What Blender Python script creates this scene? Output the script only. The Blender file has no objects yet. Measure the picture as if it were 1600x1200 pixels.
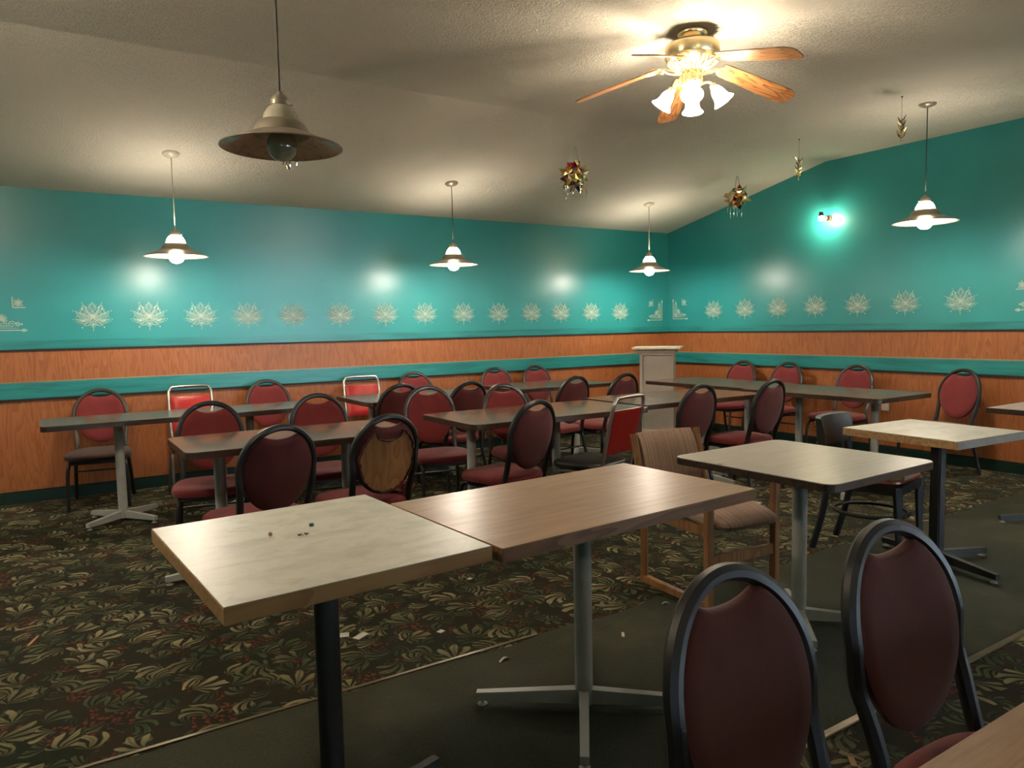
import bpy, bmesh, math, random
from mathutils import Vector, Matrix
random.seed(7)
PI = math.pi
C = bpy.context.scene.collection
sc = bpy.context.scene

# ---------------------------------------------------------------- camera
CAM_H, FPX, YAW, PITCH, ROLL = 1.34, 1148.65, math.radians(32.636), math.radians(4.482), math.radians(-1.118)
F = Vector((math.sin(YAW)*math.cos(PITCH), math.cos(YAW)*math.cos(PITCH), -math.sin(PITCH)))
R0 = Vector((math.cos(YAW), -math.sin(YAW), 0)); U0 = R0.cross(F)
R_ = R0*math.cos(ROLL) + U0*math.sin(ROLL); U_ = -R0*math.sin(ROLL) + U0*math.cos(ROLL)
cd = bpy.data.cameras.new('camera'); cam = bpy.data.objects.new('camera', cd); C.objects.link(cam)
cd.sensor_width = 36; cd.lens = FPX*36/1600; cd.clip_start = 0.02
cam.matrix_world = Matrix(((R_.x, U_.x, -F.x, 0), (R_.y, U_.y, -F.y, 0), (R_.z, U_.z, -F.z, CAM_H), (0, 0, 0, 1)))
sc.camera = cam

# ---------------------------------------------------------------- light levels
BULB_E = 80.0       # pendant globes
SHADE_E = 29.0      # fan tulip shades
CAP_E = 10.0         # glowing opal glass caps
FILL2_E = 10.0  # added fill globe behind the camera
UP_W = 2.6          # light leaving the opal domes upward
FILL_E = 32.0       # added fill globe beyond the left edge
SOCKET_E = 160.0
WARM = (1.0, 0.83, 0.62)
w = bpy.data.worlds.new('world'); sc.world = w; w.use_nodes = True
w.node_tree.nodes['Background'].inputs[0].default_value = (0.55, 0.78, 1.0, 1)
w.node_tree.nodes['Background'].inputs[1].default_value = 0.6
sc.view_settings.view_transform = 'Standard'; sc.view_settings.look = 'None'
sc.view_settings.exposure = 1.97; sc.view_settings.gamma = 1.0; sc.view_settings.use_curve_mapping = False
try:
    sc.cycles.use_denoising = True
    sc.cycles.max_bounces = 8; sc.cycles.diffuse_bounces = 5; sc.cycles.glossy_bounces = 4
    sc.cycles.caustics_reflective = False; sc.cycles.caustics_refractive = False
    sc.cycles.sample_clamp_indirect = 6
except Exception:
    pass
def area(name, loc, rot, sx, sy, power, col):
    l = bpy.data.lights.new(name, 'AREA'); l.shape = 'RECTANGLE'; l.size = sx; l.size_y = sy; l.energy = power; l.color = col
    o = bpy.data.objects.new(name, l); C.objects.link(o); o.location = loc; o.rotation_euler = rot; return o
# daylight coming in through the window openings in the wall behind the camera
area('daylight', (4.6, -2.62, 1.55), (PI/2, 0, 0), 2.9, 1.3, 75, (0.70, 0.86, 1.0))
area('daylight', (-1.0, -2.62, 1.55), (PI/2, 0, 0), 1.3, 1.3, 6, (0.75, 0.88, 1.0))

YA, XB = 7.042, 6.965          # inside faces of the two visible walls
X0, Y0 = -3.4, -2.5            # the two walls out of the picture
ZL, ZH, YK = 2.506, 2.980, 4.767   # ceiling: low edge, flat height, crease
SL = (ZH-ZL)/(YA-YK)
def ceil_z(y): return ZH if y < YK else ZH-SL*(y-YK)

# ---------------------------------------------------------------- node helpers
def new_mat(name):
    m = bpy.data.materials.new(name); m.use_nodes = True
    nt = m.node_tree; b = nt.nodes['Principled BSDF']; return m, nt, b
def setb(b, **k):
    for a, v in k.items():
        a = a.replace('_', ' ')
        if a in b.inputs: b.inputs[a].default_value = v
class G:
    """small builder for node graphs"""
    def __init__(s, nt): s.nt = nt
    def n(s, t, **k):
        o = s.nt.nodes.new(t)
        for a, v in k.items(): setattr(o, a, v)
        return o
    def link(s, a, b): s.nt.links.new(a, b)
    def put(s, sock, v):
        if isinstance(v, bpy.types.NodeSocket): s.link(v, sock)
        else: sock.default_value = v
    def m(s, op, a, b=0.0, c=None, clamp=False):
        o = s.n('ShaderNodeMath', operation=op, use_clamp=clamp)
        s.put(o.inputs[0], a); s.put(o.inputs[1], b)
        if c is not None: s.put(o.inputs[2], c)
        return o.outputs[0]
    def v(s, op, a, b=(0, 0, 0)):
        o = s.n('ShaderNodeVectorMath', operation=op)
        s.put(o.inputs[0], a)
        if op == 'SCALE': s.put(o.inputs['Scale'], b)
        else: s.put(o.inputs[1], b)
        return o.outputs['Value'] if op in ('LENGTH', 'DOT_PRODUCT') else o.outputs[0]
    def co(s, kind='Object'): return s.n('ShaderNodeTexCoord').outputs[kind]
    def mapping(s, vec, scale=(1, 1, 1), loc=(0, 0, 0), rot=(0, 0, 0)):
        o = s.n('ShaderNodeMapping'); s.link(vec, o.inputs[0])
        o.inputs['Location'].default_value = loc; o.inputs['Rotation'].default_value = rot; o.inputs['Scale'].default_value = scale
        return o.outputs[0]
    def noise(s, vec, scale, detail=3, rough=.55, dist=0):
        o = s.n('ShaderNodeTexNoise'); s.link(vec, o.inputs['Vector'])
        o.inputs['Scale'].default_value = scale; o.inputs['Detail'].default_value = detail
        o.inputs['Roughness'].default_value = rough; o.inputs['Distortion'].default_value = dist
        return o.outputs[0]
    def ramp(s, f, stops, interp='LINEAR'):
        o = s.n('ShaderNodeValToRGB'); s.put(o.inputs[0], f); cr = o.color_ramp; cr.interpolation = interp
        while len(cr.elements) < len(stops): cr.elements.new(.5)
        for e, (p, c) in zip(cr.elements, stops):
            e.position = p; e.color = (*c, 1) if len(c) == 3 else c
        return o.outputs[0]
    def mix(s, f, a, b, mode='MIX'):
        o = s.n('ShaderNodeMix', data_type='RGBA', blend_type=mode)
        s.put(o.inputs[0], f)
        for i, x in ((6, a), (7, b)):
            s.put(o.inputs[i], (*x, 1) if isinstance(x, tuple) and len(x) == 3 else x)
        return o.outputs[2]
    def step(s, x, lo, hi):
        o = s.n('ShaderNodeMapRange', interpolation_type='SMOOTHSTEP')
        s.put(o.inputs[0], x); o.inputs[1].default_value = lo; o.inputs[2].default_value = hi
        return o.outputs[0]
    def sep(s, vec):
        o = s.n('ShaderNodeSeparateXYZ'); s.link(vec, o.inputs[0]); return o.outputs
    def comb(s, x, y, z):
        o = s.n('ShaderNodeCombineXYZ')
        for i, q in enumerate((x, y, z)): s.put(o.inputs[i], q)
        return o.outputs[0]
    def bump(s, b, h, strength=.3, dist=.01):
        o = s.n('ShaderNodeBump'); s.link(h, o.inputs['Height'])
        s.put(o.inputs['Strength'], strength); o.inputs['Distance'].default_value = dist
        s.link(o.outputs[0], b.inputs['Normal'])

def plain(name, col, rough=.5, metal=0.0, var=.12, scale=14, bump=0.0, bscale=80, coat=0, spec=.5):
    m, nt, b = new_mat(name); g = G(nt)
    c = g.co(); f = g.noise(c, scale, 4)
    a = tuple(x*(1-var) for x in col); d = tuple(min(1, x*(1+var)) for x in col)
    g.link(g.ramp(f, [(.3, a), (.7, d)]), b.inputs['Base Color'])
    setb(b, Roughness=rough, Metallic=metal, Coat_Weight=coat, Specular_IOR_Level=spec)
    r = g.m('MULTIPLY_ADD', g.noise(c, scale*2.3, 2), .25*rough, rough*.875); g.link(r, b.inputs['Roughness'])
    if bump: g.bump(b, g.noise(c, bscale, 3), bump, .003)
    return m
def emissive(name, col, e, base=(.9, .88, .8), rough=.3):
    m, nt, b = new_mat(name)
    setb(b, Base_Color=(*base, 1), Roughness=rough, Emission_Color=(*col, 1), Emission_Strength=e)
    return m

def wood_panel():
    m, nt, b = new_mat('oak_panelling'); g = G(nt)
    x, y, z = g.sep(g.co())
    u = g.m('ADD', x, y)                      # runs along either wall
    pl = g.m('FLOOR', g.m('DIVIDE', u, .305)); wn = g.n('ShaderNodeTexWhiteNoise', noise_dimensions='1D'); g.link(pl, wn.inputs['W'])
    rnd = wn.outputs['Value']
    uu = g.m('ADD', u, g.m('MULTIPLY', rnd, 7.3)); zz = g.m('ADD', z, g.m('MULTIPLY', rnd, 11.0))
    p = g.comb(g.m('MULTIPLY', uu, 7.5), 0, g.m('MULTIPLY', zz, 1.0))
    n1 = g.noise(p, 1.3, 3, .5, .4)
    rings = g.m('FRACT', g.m('MULTIPLY', n1, 10))
    cath = g.step(rings, .0, .85)
    fine = g.noise(g.comb(g.m('MULTIPLY', u, 140), 0, g.m('MULTIPLY', z, 3)), 1, 3, .6)
    t = g.m('ADD', g.m('MULTIPLY', cath, .55), g.m('MULTIPLY', fine, .45))
    col = g.ramp(t, [(.15, (.265, .082, .024)), (.5, (.34, .113, .035)), (.85, (.385, .138, .047))])
    col = g.mix(g.m('MULTIPLY', rnd, .35), col, (.30, .098, .034))
    e = g.m('ABSOLUTE', g.m('SUBTRACT', g.m('FRACT', g.m('DIVIDE', u, 1.22)), .5))
    col = g.mix(g.step(e, .4985, .4998), col, (.08, .025, .01))
    g.link(col, b.inputs['Base Color']); setb(b, Roughness=.42)
    g.bump(b, t, .08, .002); return m

def teal_wall():
    m, nt, b = new_mat('teal_wall_paint'); g = G(nt)
    c = g.co()
    f = g.noise(c, 1.3, 3); f2 = g.noise(c, 9, 3)
    col = g.ramp(f, [(.3, (.022, .245, .255)), (.7, (.028, .29, .30))])
    sp = g.step(g.noise(g.mapping(c, (1, 1, 1.6), (3.1, 1.7, 2)), 1.9, 2, .4, .6), .70, .74)
    col = g.mix(g.m('MULTIPLY', sp, .12), col, (.012, .16, .15))
    g.link(col, b.inputs['Base Color'])
    g.link(g.m('MULTIPLY_ADD', f2, .05, .30), b.inputs['Roughness'])
    bh = g.m('ADD', g.noise(c, 45, 3), g.m('MULTIPLY', g.noise(g.mapping(c, (1, 1, .25)), 7, 2), 1.5))
    g.bump(b, bh, .05, .003); return m

def teal_trim(name, worn):
    m, nt, b = new_mat(name); g = G(nt)
    c = g.co(); x, y, z = g.sep(c)
    u = g.m('ADD', x, y)
    streak = g.noise(g.comb(g.m('MULTIPLY', u, 1.8), 0, g.m('MULTIPLY', z, 22)), 1, 4, .6)
    col = g.ramp(streak, [(.25, (.009, .14, .145)), (.55, (.021, .24, .245)), (.8, (.031, .28, .285))])
    if worn:
        top = g.step(g.m('ADD', z, g.m('MULTIPLY', g.noise(c, 30, 3), .012)), .968, .972)
        col = g.mix(g.m('MULTIPLY', top, .7), col, (.33, .24, .13))
        patch = g.step(g.noise(g.comb(g.m('MULTIPLY', u, 1.1), 3, g.m('MULTIPLY', z, 7)), 1, 3), .58, .72)
        col = g.mix(g.m('MULTIPLY', patch, .55), col, (.012, .085, .07))
    g.link(col, b.inputs['Base Color']); setb(b, Roughness=.32); g.bump(b, streak, .1, .002); return m

def popcorn():
    m, nt, b = new_mat('textured_ceiling'); g = G(nt)
    c = g.co()
    big = g.noise(c, .8, 3)
    col = g.ramp(big, [(.3, (.69, .655, .575)), (.7, (.77, .735, .65))])
    crk = g.noise(g.mapping(c, (1, .25, 1)), 2.2, 5, .7, 1.2)
    line = g.step(g.m('ABSOLUTE', g.m('SUBTRACT', crk, .5)), .0, .0035)
    gate = g.step(g.noise(g.mapping(c, (1, 1, 1), (5, 2, 0)), .7, 1), .60, .66)
    col = g.mix(g.m('MULTIPLY', g.m('SUBTRACT', 1, line), g.m('MULTIPLY', gate, .35)), col, (.25, .2, .14))
    g.link(col, b.inputs['Base Color']); setb(b, Roughness=.92, Specular_IOR_Level=.2)
    rough_zone = g.step(g.noise(g.mapping(c, (1, 1, 1), (1.5, 4, 0)), .45, 2), .38, .52)
    blob = g.m('ADD', g.step(g.noise(c, 80, 2, .5), .5, .64), g.m('MULTIPLY', g.noise(c, 36, 3), .6))
    g.bump(b, blob, g.m('MULTIPLY_ADD', rough_zone, .60, .07), .011); return m

def leaf_layer(g, P, scale, off, lobes, spin):
    p = g.mapping(P, (scale, scale, 1), off)
    vo = g.n('ShaderNodeTexVoronoi', voronoi_dimensions='2D', feature='F1'); g.link(p, vo.inputs['Vector'])
    vo.inputs['Scale'].default_value = 1; vo.inputs['Randomness'].default_value = .85
    d = g.v('SUBTRACT', p, vo.outputs['Position'])
    cs = g.n('ShaderNodeSeparateColor'); g.link(vo.outputs['Color'], cs.inputs[0]); r1, r2, r3 = cs.outputs[0], cs.outputs[1], cs.outputs[2]
    rot = g.n('ShaderNodeVectorRotate', rotation_type='Z_AXIS'); g.link(d, rot.inputs['Vector']); g.link(g.m('MULTIPLY_ADD', r1, spin, .2), rot.inputs['Angle'])
    x, y, _ = g.sep(rot.outputs[0])
    x = g.m('ADD', x, .36)
    r = g.m('SQRT', g.m('ADD', g.m('MULTIPLY', x, x), g.m('MULTIPLY', y, y)))
    a = g.m('ADD', g.m('ARCTAN2', y, x), g.m('MULTIPLY', r, g.m('MULTIPLY_ADD', r2, 5.0, -2.5)))
    c = g.m('COSINE', g.m('MULTIPLY', a, lobes))
    env = g.m('COSINE', g.m('MULTIPLY', a, 1.25))
    env = g.m('MAXIMUM', env, 0)
    Rr = g.m('MULTIPLY', g.m('MULTIPLY_ADD', c, .16, .80), g.m('POWER', env, .5))
    mask = g.step(g.m('SUBTRACT', Rr, r), .0, .05)
    body = g.step(c, -.75, .45)
    rib = g.step(g.m('ABSOLUTE', a), .0, .10)
    tone = g.m('MULTIPLY', g.m('MULTIPLY', body, g.m('MULTIPLY_ADD', rib, .5, .5)), g.m('MULTIPLY_ADD', r, 1.1, .25), clamp=True)
    return mask, tone, r3, r1

def floral():
    m, nt, b = new_mat('floral_carpet_pile'); g = G(nt)
    P = g.co()
    warp = g.n('ShaderNodeTexNoise'); g.link(P, warp.inputs['Vector']); warp.inputs['Scale'].default_value = 9; warp.inputs['Detail'].default_value = 2
    P2 = g.v('ADD', P, g.v('SCALE', g.v('SUBTRACT', warp.outputs['Color'], (.5, .5, .5)), .05))
    col = g.ramp(g.noise(P, 3.1, 3), [(.35, (.012, .016, .009)), (.65, (.026, .018, .011))])
    # red and rust flowers
    fv = g.n('ShaderNodeTexVoronoi', voronoi_dimensions='2D'); g.link(P2, fv.inputs['Vector']); fv.inputs['Scale'].default_value = 46
    fz = g.step(g.noise(P2, 5.5, 2), .53, .58)
    pet = g.step(fv.outputs['Distance'], .48, .15)
    fcs = g.n('ShaderNodeSeparateColor'); g.link(fv.outputs['Color'], fcs.inputs[0])
    red = g.mix(fcs.outputs[0], (.11, .018, .012), (.17, .055, .025))
    col = g.mix(g.m('MULTIPLY', fz, pet), col, red)
    for scale, off, lobes, spin, pal in (
            (9.5, (3.3, 1.1, 0), 10, 6.28, ((.040, .060, .030), (.095, .100, .050))),
            (8.2, (0, 0, 0), 10, 6.28, ((.062, .082, .042), (.26, .225, .12))),
            (6.6, (7.7, 4.2, 0), 11, 6.28, ((.15, .145, .075), (.35, .30, .165)))):
        mk, tn, rr, r1 = leaf_layer(g, P2, scale, off, lobes, spin)
        hue = g.mix(g.step(rr, .2, .8), pal[0], pal[1])
        lc = g.mix(tn, (.012, .013, .008), hue)
        keep = 1.0 if scale > 10 else g.step(r1, .18, .24) if scale > 8 else g.step(r1, .48, .52)
        col = g.mix(g.m('MULTIPLY', mk, keep), col, lc)
    dirt = g.noise(P, 1.1, 3)
    col = g.mix(g.m('MULTIPLY', dirt, .30), col, (.03, .026, .016))
    g.link(col, b.inputs['Base Color']); setb(b, Roughness=.95, Specular_IOR_Level=.15)
    g.bump(b, g.noise(P, 320, 2), .5, .004); return m

def strip_mat():
    m, nt, b = new_mat('olive_aisle_carpet'); g = G(nt)
    P = g.co()
    q = g.noise(g.mapping(P, (1, 1, 1), (0, 0, 0), (0, 0, .6)), 190, 2)
    wv = g.n('ShaderNodeTexWave', bands_direction='DIAGONAL'); g.link(P, wv.inputs['Vector']); wv.inputs['Scale'].default_value = 55; wv.inputs['Distortion'].default_value = 3
    t = g.m('ADD', g.m('MULTIPLY', q, .6), g.m('MULTIPLY', wv.outputs['Fac'], .4))
    col = g.ramp(t, [(.3, (.015, .017, .009)), (.6, (.038, .040, .022)), (.8, (.064, .065, .036))])
    st = g.step(g.noise(P, 1.7, 4), .5, .75)
    col = g.mix(g.m('MULTIPLY', st, .55), col, (.085, .080, .05))
    lint = g.step(g.noise(g.mapping(P, (1, 2.4, 1), (0, 0, 0), (0, 0, .8)), 42, 1), .79, .82)
    col = g.mix(g.m('MULTIPLY', lint, .7), col, (.24, .22, .16))
    g.link(col, b.inputs['Base Color']); setb(b, Roughness=.85, Specular_IOR_Level=.25)
    g.bump(b, t, .5, .004); return m

def laminate(name, dark, light, rough=.26, stretch=(1.2, 16, 1), scale=3.0, amt=1.0):
    m, nt, b = new_mat(name); g = G(nt)
    P = g.co()
    f = g.noise(g.mapping(P, stretch), scale, 5, .62, .5)
    f2 = g.noise(g.mapping(P, (stretch[0]*2, stretch[1]*5, 1)), scale*2, 3, .6)
    t = g.m('ADD', g.m('MULTIPLY', f, .7), g.m('MULTIPLY', f2, .3))
    col = g.ramp(t, [(.34, dark), (.66, light)])
    sm = g.noise(P, 5, 4)
    g.link(col, b.inputs['Base Color'])
    g.link(g.m('MULTIPLY_ADD', sm, .16, rough-.05), b.inputs['Roughness'])
    g.bump(b, t, .03, .001); return m

def white_top():
    m, nt, b = new_mat('worn_white_laminate'); g = G(nt)
    P = g.co()
    f = g.noise(g.mapping(P, (1, 1.6, 1)), 7, 6, .65, .8)
    col = g.ramp(f, [(.3, (.50, .48, .42)), (.55, (.68, .655, .59)), (.75, (.74, .72, .66))])
    st = g.step(g.noise(P, 16, 5, .7, 1.0), .60, .72)
    col = g.mix(g.m('MULTIPLY', st, .35), col, (.33, .30, .22))
    g.link(col, b.inputs['Base Color'])
    g.link(g.m('MULTIPLY_ADD', f, .22, .26), b.inputs['Roughness']); g.bump(b, f, .05, .001); return m

def grain(name, dark, light, rough=.45, axis=0, sc_=1.0, rings=9):
    m, nt, b = new_mat(name); g = G(nt)
    P = g.co(); s = [9, 9, 9]; s[axis] = 1.3
    n1 = g.noise(g.mapping(P, tuple(q*sc_ for q in s)), 1.0, 2, .45, .3)
    rg = g.step(g.m('FRACT', g.m('MULTIPLY', n1, rings)), 0, .8)
    s2 = [120, 120, 120]; s2[axis] = 5
    fn = g.noise(g.mapping(P, tuple(s2)), 1, 2)
    t = g.m('ADD', g.m('MULTIPLY', rg, .6), g.m('MULTIPLY', fn, .4))
    g.link(g.ramp(t, [(.15, dark), (.75, light)]), b.inputs['Base Color']); setb(b, Roughness=rough)
    g.bump(b, t, .06, .001); return m

def striped():
    m, nt, b = new_mat('striped_tweed'); g = G(nt)
    P = g.co(); x, y, z = g.sep(P)
    n = g.noise(g.comb(g.m('MULTIPLY', x, 85), 0, 0), 1, 2, .8)
    fine = g.noise(P, 260, 2)
    t = g.m('ADD', g.m('MULTIPLY', n, .8), g.m('MULTIPLY', fine, .3))
    g.link(g.ramp(t, [(.35, (.15, .095, .072)), (.5, (.30, .20, .155)), (.7, (.44, .33, .27))]), b.inputs['Base Color'])
    setb(b, Roughness=.95, Specular_IOR_Level=.2); g.bump(b, fine, .5, .003); return m

def fabric(name, col, rough=.85):
    m, nt, b = new_mat(name); g = G(nt)
    P = g.co(); f = g.noise(P, 6, 4); fine = g.noise(P, 420, 2)
    a = tuple(q*.78 for q in col); d = tuple(q*1.2 for q in col)
    g.link(g.ramp(g.m('ADD', g.m('MULTIPLY', f, .7), g.m('MULTIPLY', fine, .3)), [(.3, a), (.7, d)]), b.inputs['Base Color'])
    setb(b, Roughness=rough, Specular_IOR_Level=.25, Sheen_Weight=.15); g.bump(b, fine, .35, .002); return m

M = dict(
    panel=wood_panel(), wall=teal_wall(), rail=teal_trim('distressed_teal_rail', True), band=teal_trim('teal_band', False),
    ceil=popcorn(), floral=floral(), strip=strip_mat(), shadow_paint=plain('painted_shadow_line', (.012, .012, .010), .7),
    base=plain('dark_green_baseboard', (.004, .022, .016), .4), brownlam=laminate('brown_woodgrain_laminate', (.30, .165, .095), (.43, .27, .17), .32),
    taupelam=laminate('taupe_woodgrain_laminate', (.39, .32, .285), (.53, .45, .41), .27),
    backlam=laminate('walnut_laminate', (.115, .058, .037), (.205, .12, .078), .11),
    white=white_top(), edge_dark=grain('dark_walnut_edge', (.020, .011, .007), (.05, .028, .016), .4),
    edge_brown=grain('brown_edge', (.13, .065, .032), (.22, .12, .062), .4),
    edge_pine=grain('pine_edge', (.36, .20, .085), (.50, .31, .15), .5), edge_white=plain('painted_white_edge', (.52, .56, .60), .5),
    steel_white=plain('cream_painted_steel', (.44, .45, .44), .42, .0, .08), steel_black=plain('black_painted_steel', (.010, .010, .010), .55, 0, .2),
    glide=plain('grey_plastic_glide', (.45, .45, .42), .5), red=fabric('burgundy_fabric', (.175, .024, .026)), redback=fabric('maroon_vinyl_cloth', (.105, .018, .018), .7), dullred=fabric('dark_maroon_fabric', (.088, .024, .020)),
    redvinyl=plain('bright_red_vinyl', (.42, .018, .018), .33, 0, .1, 20, .06), brownseat=fabric('dark_brown_fabric', (.045, .020, .014)),
    blackvinyl=plain('black_vinyl', (.022, .021, .019), .38, 0, .2, 12, .06, 60), frame=plain('black_bronze_frame', (.014, .013, .013), .45, 0, .08, 3, spec=.35),
    frame_bronze=plain('bronze_frame', (.042, .031, .025), .36, .1, .1, 3), chrome=plain('worn_chrome', (.55, .53, .50), .24, .95, .12),
    bronze_chrome=plain('tarnished_chrome', (.40, .34, .29), .34, .85, .1), pan=plain('black_seat_pan', (.012, .011, .010), .6),
    ply=grain('bare_plywood_back', (.34, .145, .052), (.46, .22, .085), .55, 2, 1.0, 7), torn=fabric('torn_dark_cover', (.05, .012, .012)),
    foam=plain('exposed_foam', (.40, .26, .14), .95), honey=grain('honey_oak', (.24, .11, .042), (.36, .18, .078), .42, 2, 1.0, 6), tweed=striped(),
    blackwood=plain('black_painted_wood', (.007, .0065, .006), .55, 0, .25, spec=.25), orangevinyl=plain('cracked_orange_vinyl', (.30, .055, .028), .3, 0, .3, 18, .1),
    brass=plain('polished_brass', (.80, .64, .36), .24, .85, .0, 2), blade=grain('oak_fan_blade', (.17, .060, .018), (.44, .205, .075), .38, 0, 1.6, 8),
    nickel=plain('brushed_pewter', (.33, .285, .225), .36, .35, .08), pewter_in=plain('shade_lining', (.50, .45, .36), .28, .1, .05), cream_cap=plain('cream_canopy', (.62, .58, .48), .4),
    opal=plain('unlit_opal_glass', (.50, .47, .37), .18, 0, .04), cord_d=plain('black_cord', (.015, .013, .011), .5), cord_l=plain('cream_cord', (.45, .40, .30), .5),
    bulb_on=emissive('lit_globe', (1, .89, .74), BULB_E), cap_on=emissive('glowing_opal_glass', (1, .82, .58), CAP_E), shade_on=emissive('lit_frosted_shade', WARM, SHADE_E),
    podium=plain('greige_painted_wood', (.44, .385, .33), .42, 0, .10, 5), podtop=plain('cream_podium_top', (.56, .52, .42), .4),
    stencil=plain('cream_stencil_paint', (.44, .58, .50), .55, 0, .15, 60), gold=plain('gold_foil', (.80, .56, .20), .2, 1, .2, 60), silver=plain('silver_foil', (.75, .74, .72), .15, 1, .15, 60),
    bluefoil=plain('dark_blue_foil', (.03, .06, .13), .25, .8), redfoil=plain('red_foil', (.35, .02, .03), .25, .8), paper=plain('white_paper', (.55, .54, .49), .8),
    plate=plain('cream_plastic', (.62, .58, .50), .4), slot=plain('dark_slot', (.02, .02, .02), .6), woodbit=plain('raw_wood', (.30, .16, .07), .7),
    greenbit=plain('green_plastic', (.015, .12, .06), .4), metalstrip=plain('brass_transition', (.22, .17, .11), .4, .6), card=plain('brown_socket', (.16, .07, .035), .5),
    fill_dim=emissive('dim_fill_globe', WARM, FILL2_E), fill_on=emissive('lit_fill_globe', WARM, FILL_E),
    sock_on=emissive('bare_bulb', (1, .80, .52), SOCKET_E), glass=None, shell=plain('back_wall_paint', (.05, .20, .18), .5), frame_w=plain('white_window_frame', (.6, .6, .58), .5))
mg, nt, b = new_mat('window_glass'); setb(b, Base_Color=(1, 1, 1, 1), Roughness=.02, Transmission_Weight=1.0, IOR=1.05); M['glass'] = mg
mg, nt, b = new_mat('frosted_bulb_glass'); setb(b, Base_Color=(.50, .54, .52, 1), Roughness=.10, Transmission_Weight=.10, IOR=1.35); M['bulb_off'] = mg

# ---------------------------------------------------------------- mesh helpers
def bm_obj(name, bm, mats, parent=None, smooth=False):
    me = bpy.data.meshes.new(name); bmesh.ops.recalc_face_normals(bm, faces=bm.faces); bm.to_mesh(me); bm.free()
    for m in (mats if isinstance(mats, (list, tuple)) else [mats]): me.materials.append(m)
    if smooth:
        for p in me.polygons: p.use_smooth = True
        try: me.set_sharp_from_angle(angle=math.radians(40))
        except Exception: pass
    o = bpy.data.objects.new(name, me); C.objects.link(o)
    if parent: o.parent = parent
    return o
def nb(): return bmesh.new()
def box(bm, c, s, mi=0, bev=0, mat=None):
    r = bmesh.ops.create_cube(bm, size=1)['verts']
    for v in r:
        v.co = Vector((v.co.x*s[0], v.co.y*s[1], v.co.z*s[2]))
    if bev:
        es = list({e for v in r for e in v.link_edges}); rr = bmesh.ops.bevel(bm, geom=es, offset=bev, segments=2, affect='EDGES')
        r = list({v for f in rr['faces'] for v in f.verts} | set(v for v in r if v.is_valid))
    M4 = Matrix.Translation(c) @ (mat.to_4x4() if mat else Matrix.Identity(4))
    vs = set()
    for v in r:
        if v.is_valid: vs.add(v)
    # include every vertex connected
    stack = list(vs)
    while stack:
        v = stack.pop()
        for e in v.link_edges:
            o = e.other_vert(v)
            if o not in vs: vs.add(o); stack.append(o)
    for v in vs: v.co = M4 @ v.co
    for f in {f for v in vs for f in v.link_faces}: f.material_index = mi
def tube(bm, pts, r, seg=10, mi=0, closed=False, flat=1.0, up=None, caps=True, ph=0.0):
    """swept tube; r may be a list; flat squashes the section along the second axis"""
    pts = [Vector(p) for p in pts]; n = len(pts); rings = []
    rs = r if isinstance(r, (list, tuple)) else [r]*n
    T = []
    for i in range(n):
        a = pts[(i-1) % n] if closed or i > 0 else pts[i]; c = pts[(i+1) % n] if closed or i < n-1 else pts[i]
        T.append((c-a).normalized())
    N = Vector(up) if up else (Vector((0, 0, 1)) if abs(T[0].z) < .9 else Vector((1, 0, 0)))
    for i in range(n):
        N = (N - T[i]*N.dot(T[i]))
        if N.length < 1e-4: N = Vector((1, 0, 0)) - T[i]*T[i].x
        N.normalize(); B = T[i].cross(N)
        rings.append([bm.verts.new(pts[i] + (N*math.cos(t)+B*math.sin(t)*flat)*rs[i]) for t in [2*PI*(k+ph)/seg for k in range(seg)]])
        if up: N = Vector(up)
    for i in range(n if closed else n-1):
        a, c = rings[i], rings[(i+1) % n]
        for k in range(seg):
            f = bm.faces.new((a[k], a[(k+1) % seg], c[(k+1) % seg], c[k])); f.material_index = mi
    if not closed and caps:
        bm.faces.new(rings[0][::-1]).material_index = mi; bm.faces.new(rings[-1]).material_index = mi
def lathe(bm, prof, seg=32, mi=0, mat=None, cap=False):
    rings = []
    for (r, z) in prof:
        if r < 1e-5: rings.append([bm.verts.new((0, 0, z))])
        else: rings.append([bm.verts.new((r*math.cos(2*PI*k/seg), r*math.sin(2*PI*k/seg), z)) for k in range(seg)])
    for a, c in zip(rings, rings[1:]):
        for k in range(seg):
            k2 = (k+1) % seg
            if len(a) == 1 and len(c) == 1: continue
            if len(a) == 1: f = bm.faces.new((a[0], c[k2], c[k]))
            elif len(c) == 1: f = bm.faces.new((a[k], a[k2], c[0]))
            else: f = bm.faces.new((a[k], a[k2], c[k2], c[k]))
            f.material_index = mi
    if mat is not None:
        for ring in rings:
            for v in ring: v.co = mat @ v.co
def extrude_poly(bm, pts, z0, z1, mi=0, bev=0):
    a = [bm.verts.new((p[0], p[1], z0)) for p in pts]; c = [bm.verts.new((p[0], p[1], z1)) for p in pts]
    fs = [bm.faces.new(a[::-1]), bm.faces.new(c)]
    n = len(pts)
    for i in range(n): fs.append(bm.faces.new((a[i], a[(i+1) % n], c[(i+1) % n], c[i])))
    for f in fs: f.material_index = mi
    if bev:
        es = [e for e in fs[1].edges] + [e for e in fs[0].edges]
        bmesh.ops.bevel(bm, geom=es, offset=bev, segments=2, affect='EDGES')
def smooth_path(pts, n=6):
    """Catmull-Rom through points"""
    P = [Vector(p) for p in pts]; out = []
    for i in range(len(P)-1):
        p0 = P[max(i-1, 0)]; p1 = P[i]; p2 = P[i+1]; p3 = P[min(i+2, len(P)-1)]
        for k in range(n):
            t = k/n
            out.append(.5*((2*p1)+(-p0+p2)*t+(2*p0-5*p1+4*p2-p3)*t*t+(-p0+3*p1-3*p2+p3)*t**3))
    out.append(P[-1]); return out
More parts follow.
